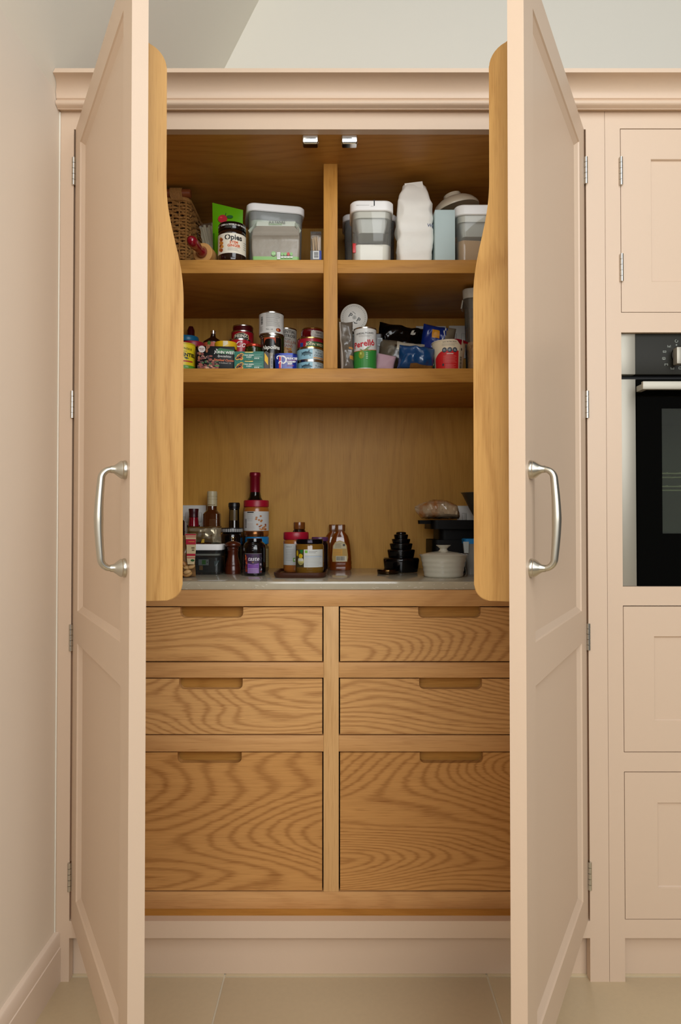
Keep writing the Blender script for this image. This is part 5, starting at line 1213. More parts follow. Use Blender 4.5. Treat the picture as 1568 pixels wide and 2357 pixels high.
# ================================================================ WORKTOP, LEFT
AMBER = mat((70, 34, 12), rough=0.06, coat=0.6, name='amber_liquid')
r_ = 0.036; hP = PZ(1236, 0.385) - Z3
t = jar('blue_lid_spread_jar', 'jar with a bright blue lid carrying the tall nut butter jar', 'jar', PX(592, 0.425), 0.425, Z3, jar_prof(0.035, hP, lid_h=0.022), mat((96, 78, 46), rough=0.3), mat((20, 120, 180), rough=0.35, name='sky_blue_lid'), lid_prof(0.0345, hP - 0.021, hP))
sh = Sheet(t, cyl=(PX(592, 0.425), 0.425, Z3, 0.035, 0)); sh.rect((150, 134, 90), -0.03, 0.048, 0.012, hP - 0.034, 1, 'label'); sh.lines((90, 84, 66), 0.022, 0.044, 0.016, hP - 0.038, 8, 2); sh.build()
PEANUT = mat((156, 92, 34), rough=0.25, coat=0.4, vary=0.1, bscale=60, name='nut_butter'); REDLID = mat((156, 10, 40), rough=0.38, name='crimson_lid')
def nutjar(label, cx, Y, z0, r, zt_, lidh):
    h = zt_ - z0
    t = jar('nut_butter_jar', label, 'jar', cx, Y, z0, jar_prof(r, h, r * 0.93, lidh, 0.006), PEANUT, REDLID, lid_prof(r * 0.995, h - lidh - 0.0008, h), 'crimson-lidded nut butter jars')
    return t, Sheet(t, cyl=(cx, Y, z0, r, 0.0)), h
z0 = Z3 + hP + 0.0005; r = rad(561.5, 619.5, 0.425)
t, sh, h = nutjar('nut butter jar with crimson lid and white label, raised in front of the wine bottle', PX(590.5, 0.425), 0.425, z0, r, PZ(1151, 0.388), 0.0185)
q = lambda y: PZ(y, 0.39) - z0
sh.rect((200, 200, 196), -r * 1.52, r * 1.52, q(1221.5), q(1177), 1, 'label'); sh.rect((24, 24, 24), -0.024, -0.003, q(1180.5), q(1178), 2); sh.lines((150, 150, 148), -0.024, -0.003, q(1200), q(1182), 8, 2, 0.0006); sh.bars(-0.035, -0.026, q(1215), q(1194), 2, False, 15, (60, 60, 62)); sh.lines((170, 150, 146), -0.024, 0.000, q(1220), q(1204), 6, 2, 0.0006, 6)
for x, y in ((0.005, 1191), (0.017, 1188), (0.004, 1195), (0.012, 1197), (0.018, 1200), (0.007, 1207), (0.020, 1198)): sh.oval((176, 112, 54), x, q(y), 0.0034, 0.0027, 2, 'label_picture', 10)
rd = random.Random(9)
for k in range(18): sh.oval(rd.choice(((180, 110, 50), (196, 136, 80), (140, 70, 40))), 0.014 + 0.022 * rd.random(), q(1219 - 12 * rd.random() ** 2), 0.0034, 0.0022, 2 + k * 0.05, 'label_picture', 8)
sh.build()
rw = 0.0375; Yw = 0.5065; cxw = PX(587.5, Yw); ztw = PZ(1087, Yw - 0.014) - Z3; rc = rad(575.5, 599.5, Yw)
zs = PZ(1134, Yw - 0.014) - Z3
t = thing('wine_bottle', 'dark wine bottle with a crimson foil capsule at the back left of the worktop', 'bottle', (cxw, Yw, Z3))
link('glass', lathe([(rw * 0.93, 0), (rw, 0.004), (rw, 0.165), (rw * 0.94, 0.185), (rw * 0.72, 0.203), (rw * 0.50, 0.216), (rc * 1.0, 0.232), (rc * 0.97, zs - 0.001)], (cxw, Yw, Z3), 40), mat((8, 9, 7), rough=0.05, coat=0.5, name='dark_bottle_glass'), t)
link('capsule', lathe([(rc * 0.98, zs - 0.0008), (rc * 0.98, ztw - 0.014), (rc * 1.04, ztw - 0.0125), (rc * 1.07, ztw - 0.010), (rc * 1.07, ztw - 0.003), (rc * 0.98, ztw), (0.001, ztw)], (cxw, Yw, Z3), 32), mat((122, 8, 34), rough=0.3, metal=0.3, name='crimson_foil'), t)
Yb = 0.462; cxb = PX(539.5, Yb); zt_ = PZ(1157, Yb) - Z3; rn = rad(527.5, 551.5, Yb)
t = jar('black_cap_bottle', 'dark glass bottle with a black cap between the cream-capped bottle and the wine bottle', 'bottle', cxb, Yb, Z3,
        [(0.026, 0), (0.028, 0.004), (0.028, 0.075), (0.025, 0.085), (rn * 1.12, 0.098), (rn, 0.110), (rn * 0.95, zt_ - 0.017)], mat((20, 16, 8), rough=0.06, coat=0.5), BLACKPL,
        [(rn * 1.0, zt_ - 0.0192), (rn * 1.03, zt_ - 0.0165), (rn * 0.99, zt_ - 0.0145), (rn * 1.09, zt_ - 0.0130), (rn * 1.09, zt_ - 0.003), (rn * 0.98, zt_), (0.001, zt_)], lidname='cap')
sh = Sheet(t, cyl=(cxb, Yb, Z3, rn * 0.985, 0)); sh.rect(mat((84, 66, 36), rough=0.2), -rn * 0.8, rn * 0.8, PZ(1198, Yb) - Z3, zt_ - 0.022, 1, 'empty_neck'); sh.build()
Yb = 0.478; cxb = PX(489, Yb); zt_ = PZ(1131, Yb) - Z3; rc = rad(477.5, 500.5, Yb); hb = PZ(1180, Yb) - Z3; wb_ = 2 * rad(471, 508, Yb)
t = thing('cream_cap_bottle', 'square amber bottle with a cream screw cap and gold small print', 'bottle', (cxb, Yb, Z3))
link('glass', rloft([(cxb, Yb, Z3, wb_ * 0.95, wb_ * 0.9, 0.008), (cxb, Yb, Z3 + 0.004, wb_, wb_ * 0.95, 0.009), (cxb, Yb, Z3 + hb - 0.004, wb_, wb_ * 0.95, 0.009), (cxb, Yb, Z3 + hb, wb_ * 0.90, wb_ * 0.86, 0.012), (cxb, Yb, Z3 + hb + 0.006, rc * 2.1, rc * 2.1, rc * 0.95), (cxb, Yb, Z3 + hb + 0.010, rc * 1.9, rc * 1.9, rc * 0.94), (cxb, Yb, Z3 + zt_ - 0.043, rc * 1.86, rc * 1.86, rc * 0.92)]), AMBER, t)
zc = zt_ - PZ(1165, Yb) + Z3
link('cap', lathe([(rc, zt_ - zc), (rc, zt_ - 0.026), (rc * 0.96, zt_ - 0.0255), (rc * 0.96, zt_ - 0.0245), (rc, zt_ - 0.024), (rc, zt_ - 0.017), (rc * 0.97, zt_ - 0.0165), (rc * 0.97, zt_ - 0.0155), (rc * 1.01, zt_ - 0.015), (rc * 1.01, zt_ - 0.003), (rc * 0.95, zt_), (0.001, zt_)], (cxb, Yb, Z3), 32), mat((186, 174, 138), rough=0.4, name='cream_cap'), t, sharp=0.5)
sh = Sheet(t, cyl=(cxb, Yb, Z3, rc, 0)); sh.lines((110, 80, 40), -0.013, 0.012, zt_ - zc + 0.002, zt_ - zc + 0.005, 1, 2, 0.0016); sh.build()
sh = Sheet(t, flat=front(cxb, Yb - wb_ * 0.475, Z3)); q = lambda y: PZ(y, Yb - 0.02) - Z3; sh.lines((126, 92, 52), -0.004, 0.021, q(1215), q(1194), 7, 2, 0.0008); sh.rect((70, 74, 52), 0.002, wb_ / 2, 0.008, q(1224), 1, 'label'); sh.build()
Yb = 0.485; cxb = PX(446.5, Yb); zt_ = PZ(1171, Yb) - Z3; rc = rad(435, 458, Yb)
t = jar('red_sauce_bottle', 'red sauce bottle with a dark red flared cap at the back left', 'bottle', cxb, Yb, Z3, [(0.020, 0), (0.0225, 0.004), (0.0225, 0.06), (0.0205, 0.085), (rc * 0.90, zt_ - 0.027), (rc * 0.86, zt_ - 0.025)], mat((120, 8, 26), rough=0.15, coat=0.4), mat((58, 6, 14), rough=0.35),
        [(rc * 0.86, zt_ - 0.0265), (rc * 0.96, zt_ - 0.025), (rc * 0.90, zt_ - 0.022), (rc * 0.92, zt_ - 0.012), (rc, zt_ - 0.001), (rc * 0.97, zt_), (0.001, zt_)], lidname='cap')
sh = Sheet(t, cyl=(cxb, Yb, Z3, 0.0212, 0)); sh.lines((150, 90, 60), -0.010, 0.004, 0.075, 0.092, 4, 2, 0.0012); sh.build()
jar('white_cap_bottle', 'dark bottle with a white cap at the far left of the worktop', 'bottle', PX(411, 0.45), 0.45, Z3, [(0.017, 0), (0.019, 0.004), (0.019, PZ(1200, 0.45) - Z3), (0.016, PZ(1197, 0.45) - Z3)], BROWNGL, mat((176, 172, 160), rough=0.4), lid_prof(0.020, PZ(1197.5, 0.45) - Z3, PZ(1188, 0.45) - Z3), lidname='cap')
# low container with a white lid and packet inside
x0, x1 = PX(438, 0.272), PX(511, 0.272); w_ = x1 - x0; cx = (x0 + x1) / 2; zt_ = PZ(1253, 0.272); zk = PZ(1266.5, 0.272)
t = thing('storage_container', 'clear box with a white lid on the worktop, left of the pepper mill', 'container', (cx, 0.308, Z3), 'push-top storage containers')
cyc = 0.3085; dc = 0.072
link('lid', rloft([(cx, cyc, zk, w_ - 0.002, dc - 0.002, 0.016), (cx, cyc, zk + 0.002, w_, dc, 0.017), (cx, cyc, zt_ - 0.002, w_ + 0.002, dc, 0.017), (cx, cyc, zt_, w_ - 0.003, dc - 0.004, 0.016)]), LIDW, t, sharp=0.5)
link('clear_body', rloft([(cx, cyc, Z3 + 0.0002, w_ * 0.88, dc * 0.9, 0.014), (cx, cyc, Z3 + 0.005, w_ * 0.91, dc * 0.93, 0.015), (cx, cyc, zk - 0.0004, w_ * 0.965, dc * 0.965, 0.016)], cap1=False), clear((200, 206, 206), 0.05, 0.02), t, sharp=0.5)
zr = PZ(1279, 0.275)
link('inner_lid', rloft([(cx, cyc, zr, w_ * 0.86, dc * 0.88, 0.014), (cx, cyc, zr + 0.005, w_ * 0.92, dc * 0.92, 0.015)]), mat((196, 190, 176), rough=0.4), t)
link('dark_seal', rloft([(cx, cyc, zr + 0.0055, w_ * 0.90, dc * 0.90, 0.015), (cx, cyc, zk - 0.0005, w_ * 0.93, dc * 0.93, 0.015)]), mat((16, 18, 20), rough=0.3), t)
link('contents', rloft([(cx, cyc, Z3 + 0.006, w_ * 0.84, dc * 0.80, 0.008), (cx, cyc, zr - 0.006, w_ * 0.82, dc * 0.76, 0.012)]), mat((22, 24, 22), rough=0.3), t)
sh = Sheet(t, flat=front(cx, cyc - dc * 0.405, 0)); X = lambda p: PX(p, 0.28) - cx; q = lambda y: PZ(y, 0.28)
sh.rect((150, 150, 144), X(458), X(481.5), q(1301), q(1287.5)); sh.rect((56, 122, 24), X(466), X(475), q(1299), q(1289), 2); sh.oval((50, 50, 48), X(478.5), q(1294), 0.0016, lift=2); sh.rect((150, 104, 44), X(460), X(468), q(1312), q(1302)); sh.lines((70, 76, 74), X(449), X(457), q(1312), q(1290), 5); sh.poly((96, 110, 112), [(X(494), q(1292)), (X(506), q(1290)), (X(500), q(1302)), (X(495), q(1304))]); sh.build()
# snack packet lying on it
SILV = mat((160, 150, 124), rough=0.22, metal=0.5, name='silver_film'); CHIP = mat((84, 64, 28), rough=0.5, vary=0.5, bscale=90)
t = thing('silver_snack_packet', 'silver-edged clear snack packet lying on the white-lidded box', 'packet', (PX(470, 0.31), 0.31, zt_))
hz = PZ(1213, 0.30) - zt_
bm, st = pillow(0.094, hz * 0.98, 0.058, 26, 0.0046, 41, pw=0.38, freq=30)
for f_, (s, q_, side) in zip(bm.faces, st): f_.material_index = 1 if (side < 0 and q_ < 0.35 and -0.9 < s < 0.62 and not (s > 0.25 and q_ > -0.2 + (s - 0.4))) else (2 if q_ > 0.75 else 0)
link('film', bm, [SILV, CHIP, mat((96, 70, 40), rough=0.25, metal=0.4)], t, M=Matrix.Translation((PX(471, 0.31), 0.312, zt_ + hz / 2 + 0.0025)), sharp=1.0)
link('end_seal', box(PX(497, 0.30), PX(500, 0.30), 0.288, 0.335, zt_ + 0.008, zt_ + hz - 0.006, bev=0.0008), SILV, t)
link('yellow_crisp', rloft([(PX(466.5, 0.28), 0.285, zt_ + 0.004, 0.009, 0.003, 0.0014), (PX(468, 0.28), 0.285, zt_ + 0.017, 0.006, 0.003, 0.0014)]), mat((176, 140, 30), rough=0.5), t)
# nut bag with striped header card, front left
NUTF = mat((126, 92, 54), rough=0.3, coat=0.4, vary=0.5, bscale=70, name='nuts_in_film')
nb_ = thing('nut_bag', 'bag of nuts with a red and cream striped card, half behind the left rack', 'bag', (PX(414, 0.18), 0.18, Z3))
hn = PZ(1232, 0.16) - Z3
bm, st = pillow(0.084, hn, 0.046, 20, 0.0045, 51)
link('film', bm, [NUTF], nb_, M=Matrix.Translation((PX(413, 0.182), 0.188, Z3 + hn / 2 + 0.001)), sharp=1.0)
rd = random.Random(21)
for k in range(9):
    x = PX(421 + 24 * rd.random(), 0.17); z_ = Z3 + 0.006 + 0.036 * rd.random()
    bm = bmesh.new(); bmesh.ops.create_icosphere(bm, subdivisions=2, radius=1.0)
    link('nut', bm, mat(((186, 142, 84), (160, 112, 60), (200, 160, 104))[k % 3], rough=0.5), nb_, M=Matrix.Translation((x, 0.170 + 0.006 * rd.random() - 0.004, max(Z3 + 0.0065, z_))) @ Matrix.Rotation(rd.uniform(-0.9, 0.9), 4, 'Y') @ Matrix.Diagonal((0.0105, 0.006, 0.006, 1)))
xa, xb = PX(427, 0.152), PX(452, 0.152); za, zb_ = PZ(1299, 0.152), PZ(1228.5, 0.152)
bm = bmesh.new(); pts = [(xa, zb_), (xa + 0.0035, PZ(1258, .152)), (xa + 0.004, PZ(1284, .152)), (xa + 0.006, za), (xb - 0.004, za), (xb - 0.001, PZ(1270, .152)), (xb, zb_)]
link('header_card', prism(pts[::-1], lambda x, z: (x, 0.1540, z), lambda x, z: (x, 0.1548, z)), mat((196, 178, 138), rough=0.5, name='cream_card'), nb_, smooth=False)
sh = Sheet(nb_, flat=front(0, 0.1540, 0)); X = lambda p: PX(p, 0.152); q = lambda y: PZ(y, 0.152); RDC = (168, 12, 44)
for ya_, yb_, l, r_ in ((1229, 1232.5, 427, 451.7), (1235, 1236.5, 427.6, 451.6), (1241, 1253.5, 428.5, 451.3), (1274.5, 1280, 430.6, 450.4), (1283, 1284.6, 430.8, 450)): sh.rect(RDC, X(l), X(r_), q(yb_), q(ya_))
sh.lines((196, 120, 60), X(434.5), X(449), q(1249), q(1244.5), 1, 2, 0.002); sh.rect((110, 90, 60), X(441), X(448.5), q(1263), q(1259.5)); sh.rect((110, 90, 60), X(442), X(448), q(1268), q(1265)); sh.oval((30, 80, 30), X(444), q(1290), 0.005, 0.003); sh.build()
for o in nb_.children:
    if o.name.startswith('label_print'): o['kind'] = 'stuff'
# jar with a black and white striped lid
Yj = 0.388; cxj = PX(534.5, Yj); rj = rad(509.5, 559.5, Yj); zt_ = PZ(1215, Yj - rj); hj = zt_ - Z3
t = jar('striped_lid_jar', 'black jar with a black and white striped lid edge behind the pepper mill', 'jar', cxj, Yj, Z3, jar_prof(rj * 0.97, hj, lid_h=0.013), BLACKGL, mat((16, 16, 16), rough=0.35), lid_prof(rj, hj - 0.0135, hj))
sh = Sheet(t, cyl=(cxj, Yj, Z3, rj, 0.0))
for k in range(-9, 10): sh.rect((206, 206, 202), k * 0.0052 - 0.0013, k * 0.0052 + 0.0013, hj - 0.0115, hj - 0.003, 1, 'lid_stripe')
sh.build()
# pepper mill
Ym = 0.305; cxm = PX(537, Ym); zt_ = PZ(1221, Ym); hm = zt_ - Z3; rm = rad(518.5, 556, Ym)
MILL = mat((72, 26, 9), rough=0.28, coat=0.3, vary=0.25, bscale=40, name='mill_wood')
t = thing('pepper_mill', 'turned dark wooden pepper mill with a small metal knob', 'pepper mill', (cxm, Ym, Z3))
q = lambda y: PZ(y, Ym) - Z3
k_ = rm
link('mill_base', lathe([(k_ * 0.93, 0), (k_ * 0.95, 0.003), (k_ * 0.95, q(1306)), (k_ * 0.88, q(1303)), (k_ * 0.92, q(1300)), (k_ * 0.86, q(1296)), (k_ * 0.66, q(1282)), (k_ * 0.62, q(1272)), (k_ * 0.70, q(1266)), (k_ * 0.64, q(1264.5)), (k_ * 0.72, q(1262)), (k_ * 0.70, q(1260.5))], (cxm, Ym, Z3), 36), MILL, t, sharp=0.8)
link('mill_head', lathe([(k_ * 0.68, q(1260.3)), (k_ * 0.70, q(1259.2)), (k_ * 0.78, q(1258.5)), (k_ * 0.96, q(1256.5)), (k_ * 1.0, q(1254)), (k_ * 0.96, q(1251)), (k_ * 0.72, q(1248)), (k_ * 0.40, q(1246)), (k_ * 0.2, q(1245)), (0.001, q(1244.5))], (cxm, Ym, Z3), 36), MILL, t, sharp=0.8)
link('knob', lathe([(0.0035, q(1244.8)), (0.0028, q(1243)), (0.0045, q(1241)), (0.0036, q(1239.5)), (0.003, q(1238.6)), (0.0068, q(1237.6)), (0.0066, q(1236.4)), (0.001, q(1235.8))], (cxm, Ym, Z3), 20), mat((206, 190, 150), rough=0.15, metal=1.0, name='brass'), t)
# dark jar with bronze lid and purple label
Yt = 0.254; cxt = PX(586.5, Yt); rt = rad(560, 613, Yt); zt_ = PZ(1223, Yt - rt * 0.8); ht = zt_ - Z3; rl = rad(560, 604, Yt)
q = lambda y: PZ(y, Yt - rt) - Z3
BRONZE = mat((120, 78, 44), rough=0.25, metal=0.9, name='bronze_lid')
t = jar('purple_label_jar', 'black bottle jar with a bronze lid and purple label on the worktop', 'jar', cxt, Yt, Z3, [(rt * 0.93, 0), (rt, 0.005), (rt, q(1264)), (rt * 0.97, q(1257)), (rt * 0.86, q(1251)), (rl * 0.80, q(1247)), (rl * 0.78, q(1240))], BLACKGL, BRONZE, [(rl * 0.93, ht - 0.0145), (rl * 0.97, ht - 0.013), (rl * 0.97, ht - 0.002), (rl * 0.92, ht), (0.001, ht)])
sh = Sheet(t, cyl=(cxt, Yt, Z3, rt, 0)); X = lambda p: (p - 586.5) * 0.00114
a, b = q(1320), q(1274.5)
sh.rect((44, 30, 50), X(565.5), X(607.5), a, b, 1, 'label'); sh.rect((120, 116, 120), X(565.5), X(607), b - 0.0006, b + 0.0006, 2)
rd = random.Random(31)
for k in range(22): sh.oval(rd.choice(((150, 50, 30), (110, 30, 30), (190, 90, 50))), X(566.5 + 5 * rd.random()), q(1279 + 36 * rd.random()), 0.0026, 0.0036, 1.5 + 0.02 * k, 'label_picture', 8)
for k in range(22): sh.oval(rd.choice(((60, 56, 66), (150, 140, 150), (110, 50, 40), (30, 26, 34))), X(602 + 4.5 * rd.random()), q(1278 + 38 * rd.random()), 0.0024, 0.0034, 1.5 + 0.02 * k, 'label_picture', 8)
sh.poly((64, 40, 74), [(X(572), b - 0.001), (X(601), b - 0.001), (X(601), q(1296)), (X(586.5), q(1300)), (X(572), q(1296))], 2.2)
sh.rect((134, 84, 166), X(573.5), X(600), q(1308), q(1296.5), 2); sh.rect((150, 116, 170), X(573.5), X(600), a + 0.0004, q(1308), 2)
sh.text((228, 222, 230), 'taste', X(587), q(1286.5), 0.0155, 3, 0.0001, shear=0.3); sh.lines((120, 90, 110), X(580), X(597), q(1292), q(1290.5), 1, 3, 0.0006); sh.poly((176, 140, 60), [(X(583.5), q(1293.5)), (X(589), q(1293.5)), (X(586.5), q(1295.5))], 3)
for y in (1302, 1305.3): sh.lines((100, 40, 130), X(575), X(598.5), q(y + 1), q(y - 1), 1, 3, 0.0018)
sh.lines((110, 80, 130), X(576), X(597), q(1319), q(1310), 3, 3, 0.0007)
for y, l in ((1249.5, 5), (1254, 4), (1258.5, 4.5), (1263, 4), (1267, 5)): sh.rect((80, 80, 84), X(584), X(584 + l), q(y + 0.7), q(y - 0.7), 2)
sh.build()

# ================================================================ WORKTOP, MIDDLE
TRAY = mat((66, 32, 16), rough=0.4, vary=0.3, bscale=25, name='dark_tray_wood')
x0, x1 = PX(628.5, 0.152), PX(752, 0.152); cx = (x0 + x1) / 2; cyt = 0.247; w_ = x1 - x0; dt_ = 0.19
tt = thing('wooden_tray', 'low dark wooden tray with rounded corners on the worktop', 'tray', (cx, cyt, Z3))
bm = rloft([(cx, cyt, Z3, w_ * 0.93, dt_ * 0.94, 0.022), (cx, cyt, Z3 + 0.006, w_ * 0.99, dt_ * 0.99, 0.026), (cx, cyt, Z3 + 0.0125, w_, dt_, 0.027), (cx, cyt, Z3 + 0.0135, w_ - 0.003, dt_ - 0.003, 0.026),
            (cx, cyt, Z3 + 0.0130, w_ - 0.010, dt_ - 0.010, 0.023), (cx, cyt, Z3 + 0.0065, w_ - 0.016, dt_ - 0.016, 0.020)])
link('tray_body', bm, TRAY, tt, sharp=0.7)
ZT = Z3 + 0.0068
r = 0.0345; Yn = 0.2985; cxn = PX(682, Yn)
t, sh, h = nutjar('nut butter jar with crimson lid standing on the wooden tray', cxn, Yn, ZT, r, PZ(1225, Yn - r), 0.0195)
q = lambda y: PZ(y, Yn - r) - ZT
sh.rect((196, 198, 194), -r * 1.3, 0.010, q(1301), q(1252), 1, 'label'); sh.text((120, 122, 118), 'PEANUT', -0.018, q(1259), 0.0048, 2); sh.lines((130, 132, 130), -0.030, 0.002, q(1292), q(1264), 8, 2, 0.0006, 5); sh.rect((120, 170, 60), -0.006, 0.004, q(1293), q(1284), 3); sh.oval((220, 230, 214), -0.001, q(1288.5), 0.0028, lift=4); sh.build()
Yp = 0.2280; cxp = PX(713, Yp); rp_ = rad(680.5, 746, Yp); zt_ = PZ(1241, Yp - rp_ * 0.6); hp_ = zt_ - ZT
q = lambda y: PZ(y, Yp - rp_) - ZT
JAM = mat((116, 82, 26), rough=0.10, coat=0.5, name='golden_jam')
t = jar('jam_jar', 'jar of golden preserve with a dark metal lid and white label on the wooden tray', 'jar', cxp, Yp, ZT, [(rp_ * 0.90, 0), (rp_ * 0.98, 0.004), (rp_, 0.010), (rp_, q(1257)), (rp_ * 0.96, q(1254)), (rp_ * 0.90, q(1252))], JAM, mat((30, 26, 34), rough=0.12, metal=0.8), lid_prof(rp_ * 0.95, hp_ - 0.0125, hp_))
sh = Sheet(t, cyl=(cxp, Yp, ZT, rp_, 0)); X = lambda p: (p - 713) * 0.00116; a, b = q(1306), q(1265)
sh.rect((204, 206, 200), X(701.5), X(751), a, b, 1, 'label'); sh.rect((70, 60, 34), X(676), X(701), a, b, 1, 'label'); sh.oval((206, 170, 20), X(682), q(1274), 0.0046, 0.008, 2); sh.oval((210, 176, 24), X(693), q(1280), 0.0066, 0.0056, 2); sh.poly((24, 110, 40), [(X(690), q(1266)), (X(700), q(1266)), (X(697), q(1275)), (X(693), q(1272))], 2); sh.oval((196, 186, 110), X(693), q(1292), 0.0098, 0.0100, 2); sh.rect((214, 212, 196), X(686), X(700), q(1292), q(1286), 3); sh.lines((40, 40, 40), X(686), X(700.5), q(1303), q(1295), 3, 4, 0.0008)
sh.rect((120, 176, 60), X(704), X(710), q(1273), q(1267), 2); sh.lines((110, 112, 110), X(712), X(733), q(1274), q(1268), 2, 2, 0.0008); sh.lines((140, 142, 140), X(704), X(746), q(1304), q(1277), 8, 2, 0.0006, 3); sh.rect((150, 170, 196), X(704), X(746), q(1282.5), q(1281), 3); sh.build()
BRCAP = mat((112, 62, 22), rough=0.22, coat=0.3, name='brown_cap')
Yh = 0.375; cxh = PX(689.5, Yh); zt_ = PZ(1202, Yh) - Z3; rc = rad(676.5, 703, Yh)
jar('squeezy_bottle', 'dark squeezy bottle with a brown cap behind the tray', 'bottle', cxh, Yh, Z3, [(0.023, 0), (0.025, 0.004), (0.025, zt_ - 0.045), (0.022, zt_ - 0.032), (rc * 0.98, zt_ - 0.022), (rc * 0.9, zt_ - 0.019)], mat((30, 12, 4), rough=0.1, coat=0.5), BRCAP, lid_prof(rc, zt_ - 0.0195, zt_), lidname='cap')
Yv = 0.308; cxv = PX(737, Yv); zt_ = PZ(1236.5, Yv - 0.023) - ZT
jar('purple_lid_jar', 'dark jar with a purple patterned lid at the back of the wooden tray', 'jar', cxv, Yv, ZT, jar_prof(0.0225, zt_, lid_h=0.011), mat((20, 8, 12), rough=0.1, coat=0.4), mat((84, 44, 84), rough=0.35, vary=0.5, bscale=150), lid_prof(0.0228, zt_ - 0.0108, zt_))
def honey(label, px_, Y, lab):
    cx = PX(px_, Y); zt_ = PZ(1207.5, Y) - Z3; k = 0.0345 * (D + Y) / 2.08
    t = thing('honey_bottle', label, 'bottle', (cx, Y, Z3), 'squeezy honey bottles')
    prof = [(0.93, 0), (1.0, 0.005), (1.0, 0.012), (0.97, 0.015), (1.0, 0.018), (0.99, 0.024), (0.95, 0.027), (0.97, 0.030), (0.93, 0.050), (0.86, 0.070), (0.78, 0.083), (0.66, 0.094), (0.44, 0.103), (0.36, 0.106)]
    sc = (zt_ - 0.0205) / 0.106
    bm = bmesh.new()
    bm_rings(bm, [[(x, y, Z3 + z_ * sc) for x, y in rrect(cx, Y, 2 * k * a, max(0.046 * (0.55 + 0.45 * a) * (0.9 if a < 0.6 else 1), 0.02), 0.018 * a + 0.002, 5)] for a, z_ in prof])
    link('bottle_body', bm, mat((112, 50, 8), rough=0.10, coat=0.6, vary=0.4, bscale=45, name='honey'), t, sharp=0.6)
    w_ = rad(771.5, 795, Y)
    link('cap', rloft([(cx, Y, Z3 + zt_ - 0.0203, w_ * 1.9, 0.022, 0.009), (cx, Y, Z3 + zt_ - 0.003, w_ * 2.0, 0.024, 0.010), (cx, Y, Z3 + zt_, w_ * 1.86, 0.021, 0.009)]), BRCAP, t, sharp=0.6)
    if lab:
        sh = Sheet(t, flat=(Vector((cx, Y - 0.0238, Z3)), Vector((1, 0, 0)), Vector((0, 0.02, 1)), Vector((0, -1, 0)))); q = lambda y: PZ(y, Y - 0.024) - Z3; X = lambda p: (p - 783) * 0.00127
        sh.poly((178, 142, 60), [(X(765), q(1293)), (X(799), q(1293)), (X(801), q(1283)), (X(798), q(1256)), (X(793), q(1248)), (X(782), q(1244)), (X(771), q(1248)), (X(766), q(1256)), (X(764), q(1283))], 2, 'label')
        sh.poly((190, 176, 136), [(X(766.5), q(1263)), (X(797), q(1263)), (X(796), q(1256)), (X(792), q(1249)), (X(782), q(1246)), (X(772), q(1249)), (X(767.5), q(1256))], 3); sh.rect((206, 150, 30), X(766), X(788), q(1279), q(1264), 3); sh.rect((204, 196, 170), X(773), X(798), q(1292), q(1280), 3)
        sh.lines((80, 60, 40), X(771), X(787), q(1261), q(1250), 6, 4, 0.0006); sh.rect((60, 50, 40), X(789), X(794), q(1257), q(1252), 4); sh.lines((150, 100, 30), X(767), X(787), q(1278), q(1265), 6, 4, 0.0005, 3); sh.bars(X(774), X(793), q(1290), q(1281), 4, True, 17, (50, 44, 40)); sh.build()
honey('squeezy honey bottle with a label, at the back beside the tray', 783.5, 0.466, True)
honey('squeezy honey bottle half hidden behind the labelled one', 769, 0.521, False)

# ================================================================ WORKTOP, RIGHT
Yk = 0.385; cxk = PX(923, Yk); zk = PZ(1224, Yk) - Z3; k = rad(887, 959, Yk)
tiers = ((1319, 1283, 41.5), (1283, 1264, 32), (1264, 1250, 26.5), (1250, 1240, 21.5), (1240, 1230, 16.5))
pr = []
for yb_, yt_, rp in tiers:
    r_ = rp * (D + Yk) / F; za = max(0.0004, PZ(yb_, Yk) - Z3) if yb_ < 1319 else 0.0004; zb2 = PZ(yt_, Yk) - Z3; hh = zb2 - za
    pr += [(r_ * 0.90, za), (r_ * 0.94, za + hh * 0.25), (r_ * 0.985, za + hh * 0.70), (r_ * 1.0, za + hh * 0.82), (r_ * 0.985, za + hh * 0.92), (r_ * 0.93, zb2 - 0.0002)]
r_ = 11.5 * (D + Yk) / F; pr += [(r_, PZ(1229, Yk) - Z3), (r_ * 1.02, zk - 0.003), (r_ * 0.9, zk - 0.0008), (r_ * 0.6, zk), (0.001, zk - 0.0004)]
t = thing('black_tiered_stack', 'glossy black beehive-shaped tiered stack standing alone on the worktop', 'cup stack', (cxk, Yk, Z3))
link('tiered_body', lathe(pr, (cxk, Yk, Z3), 44), mat((4, 4, 5), rough=0.16, coat=0.3, spec=0.3, name='black_enamel'), t, sharp=1.0)
Yl = 0.300; cxl = PX(893, Yl); rl = rad(868, 918, Yl)
t = thing('bronze_disc_tin', 'small shallow bronze tin in front of the black stack', 'tin', (cxl, Yl, Z3))
link('tin_body', lathe([(rl * 0.94, 0), (rl * 0.97, 0.0012), (rl * 0.97, 0.0056)], (cxl, Yl, Z3), 40), mat((60, 44, 24), rough=0.2, metal=0.9), t)
link('tin_lid', lathe([(rl * 0.985, 0.0058), (rl, 0.0064), (rl, 0.0115), (rl * 0.97, 0.0130), (0.001, 0.0132)], (cxl, Yl, Z3), 40), mat((86, 62, 34), rough=0.16, metal=1.0), t)
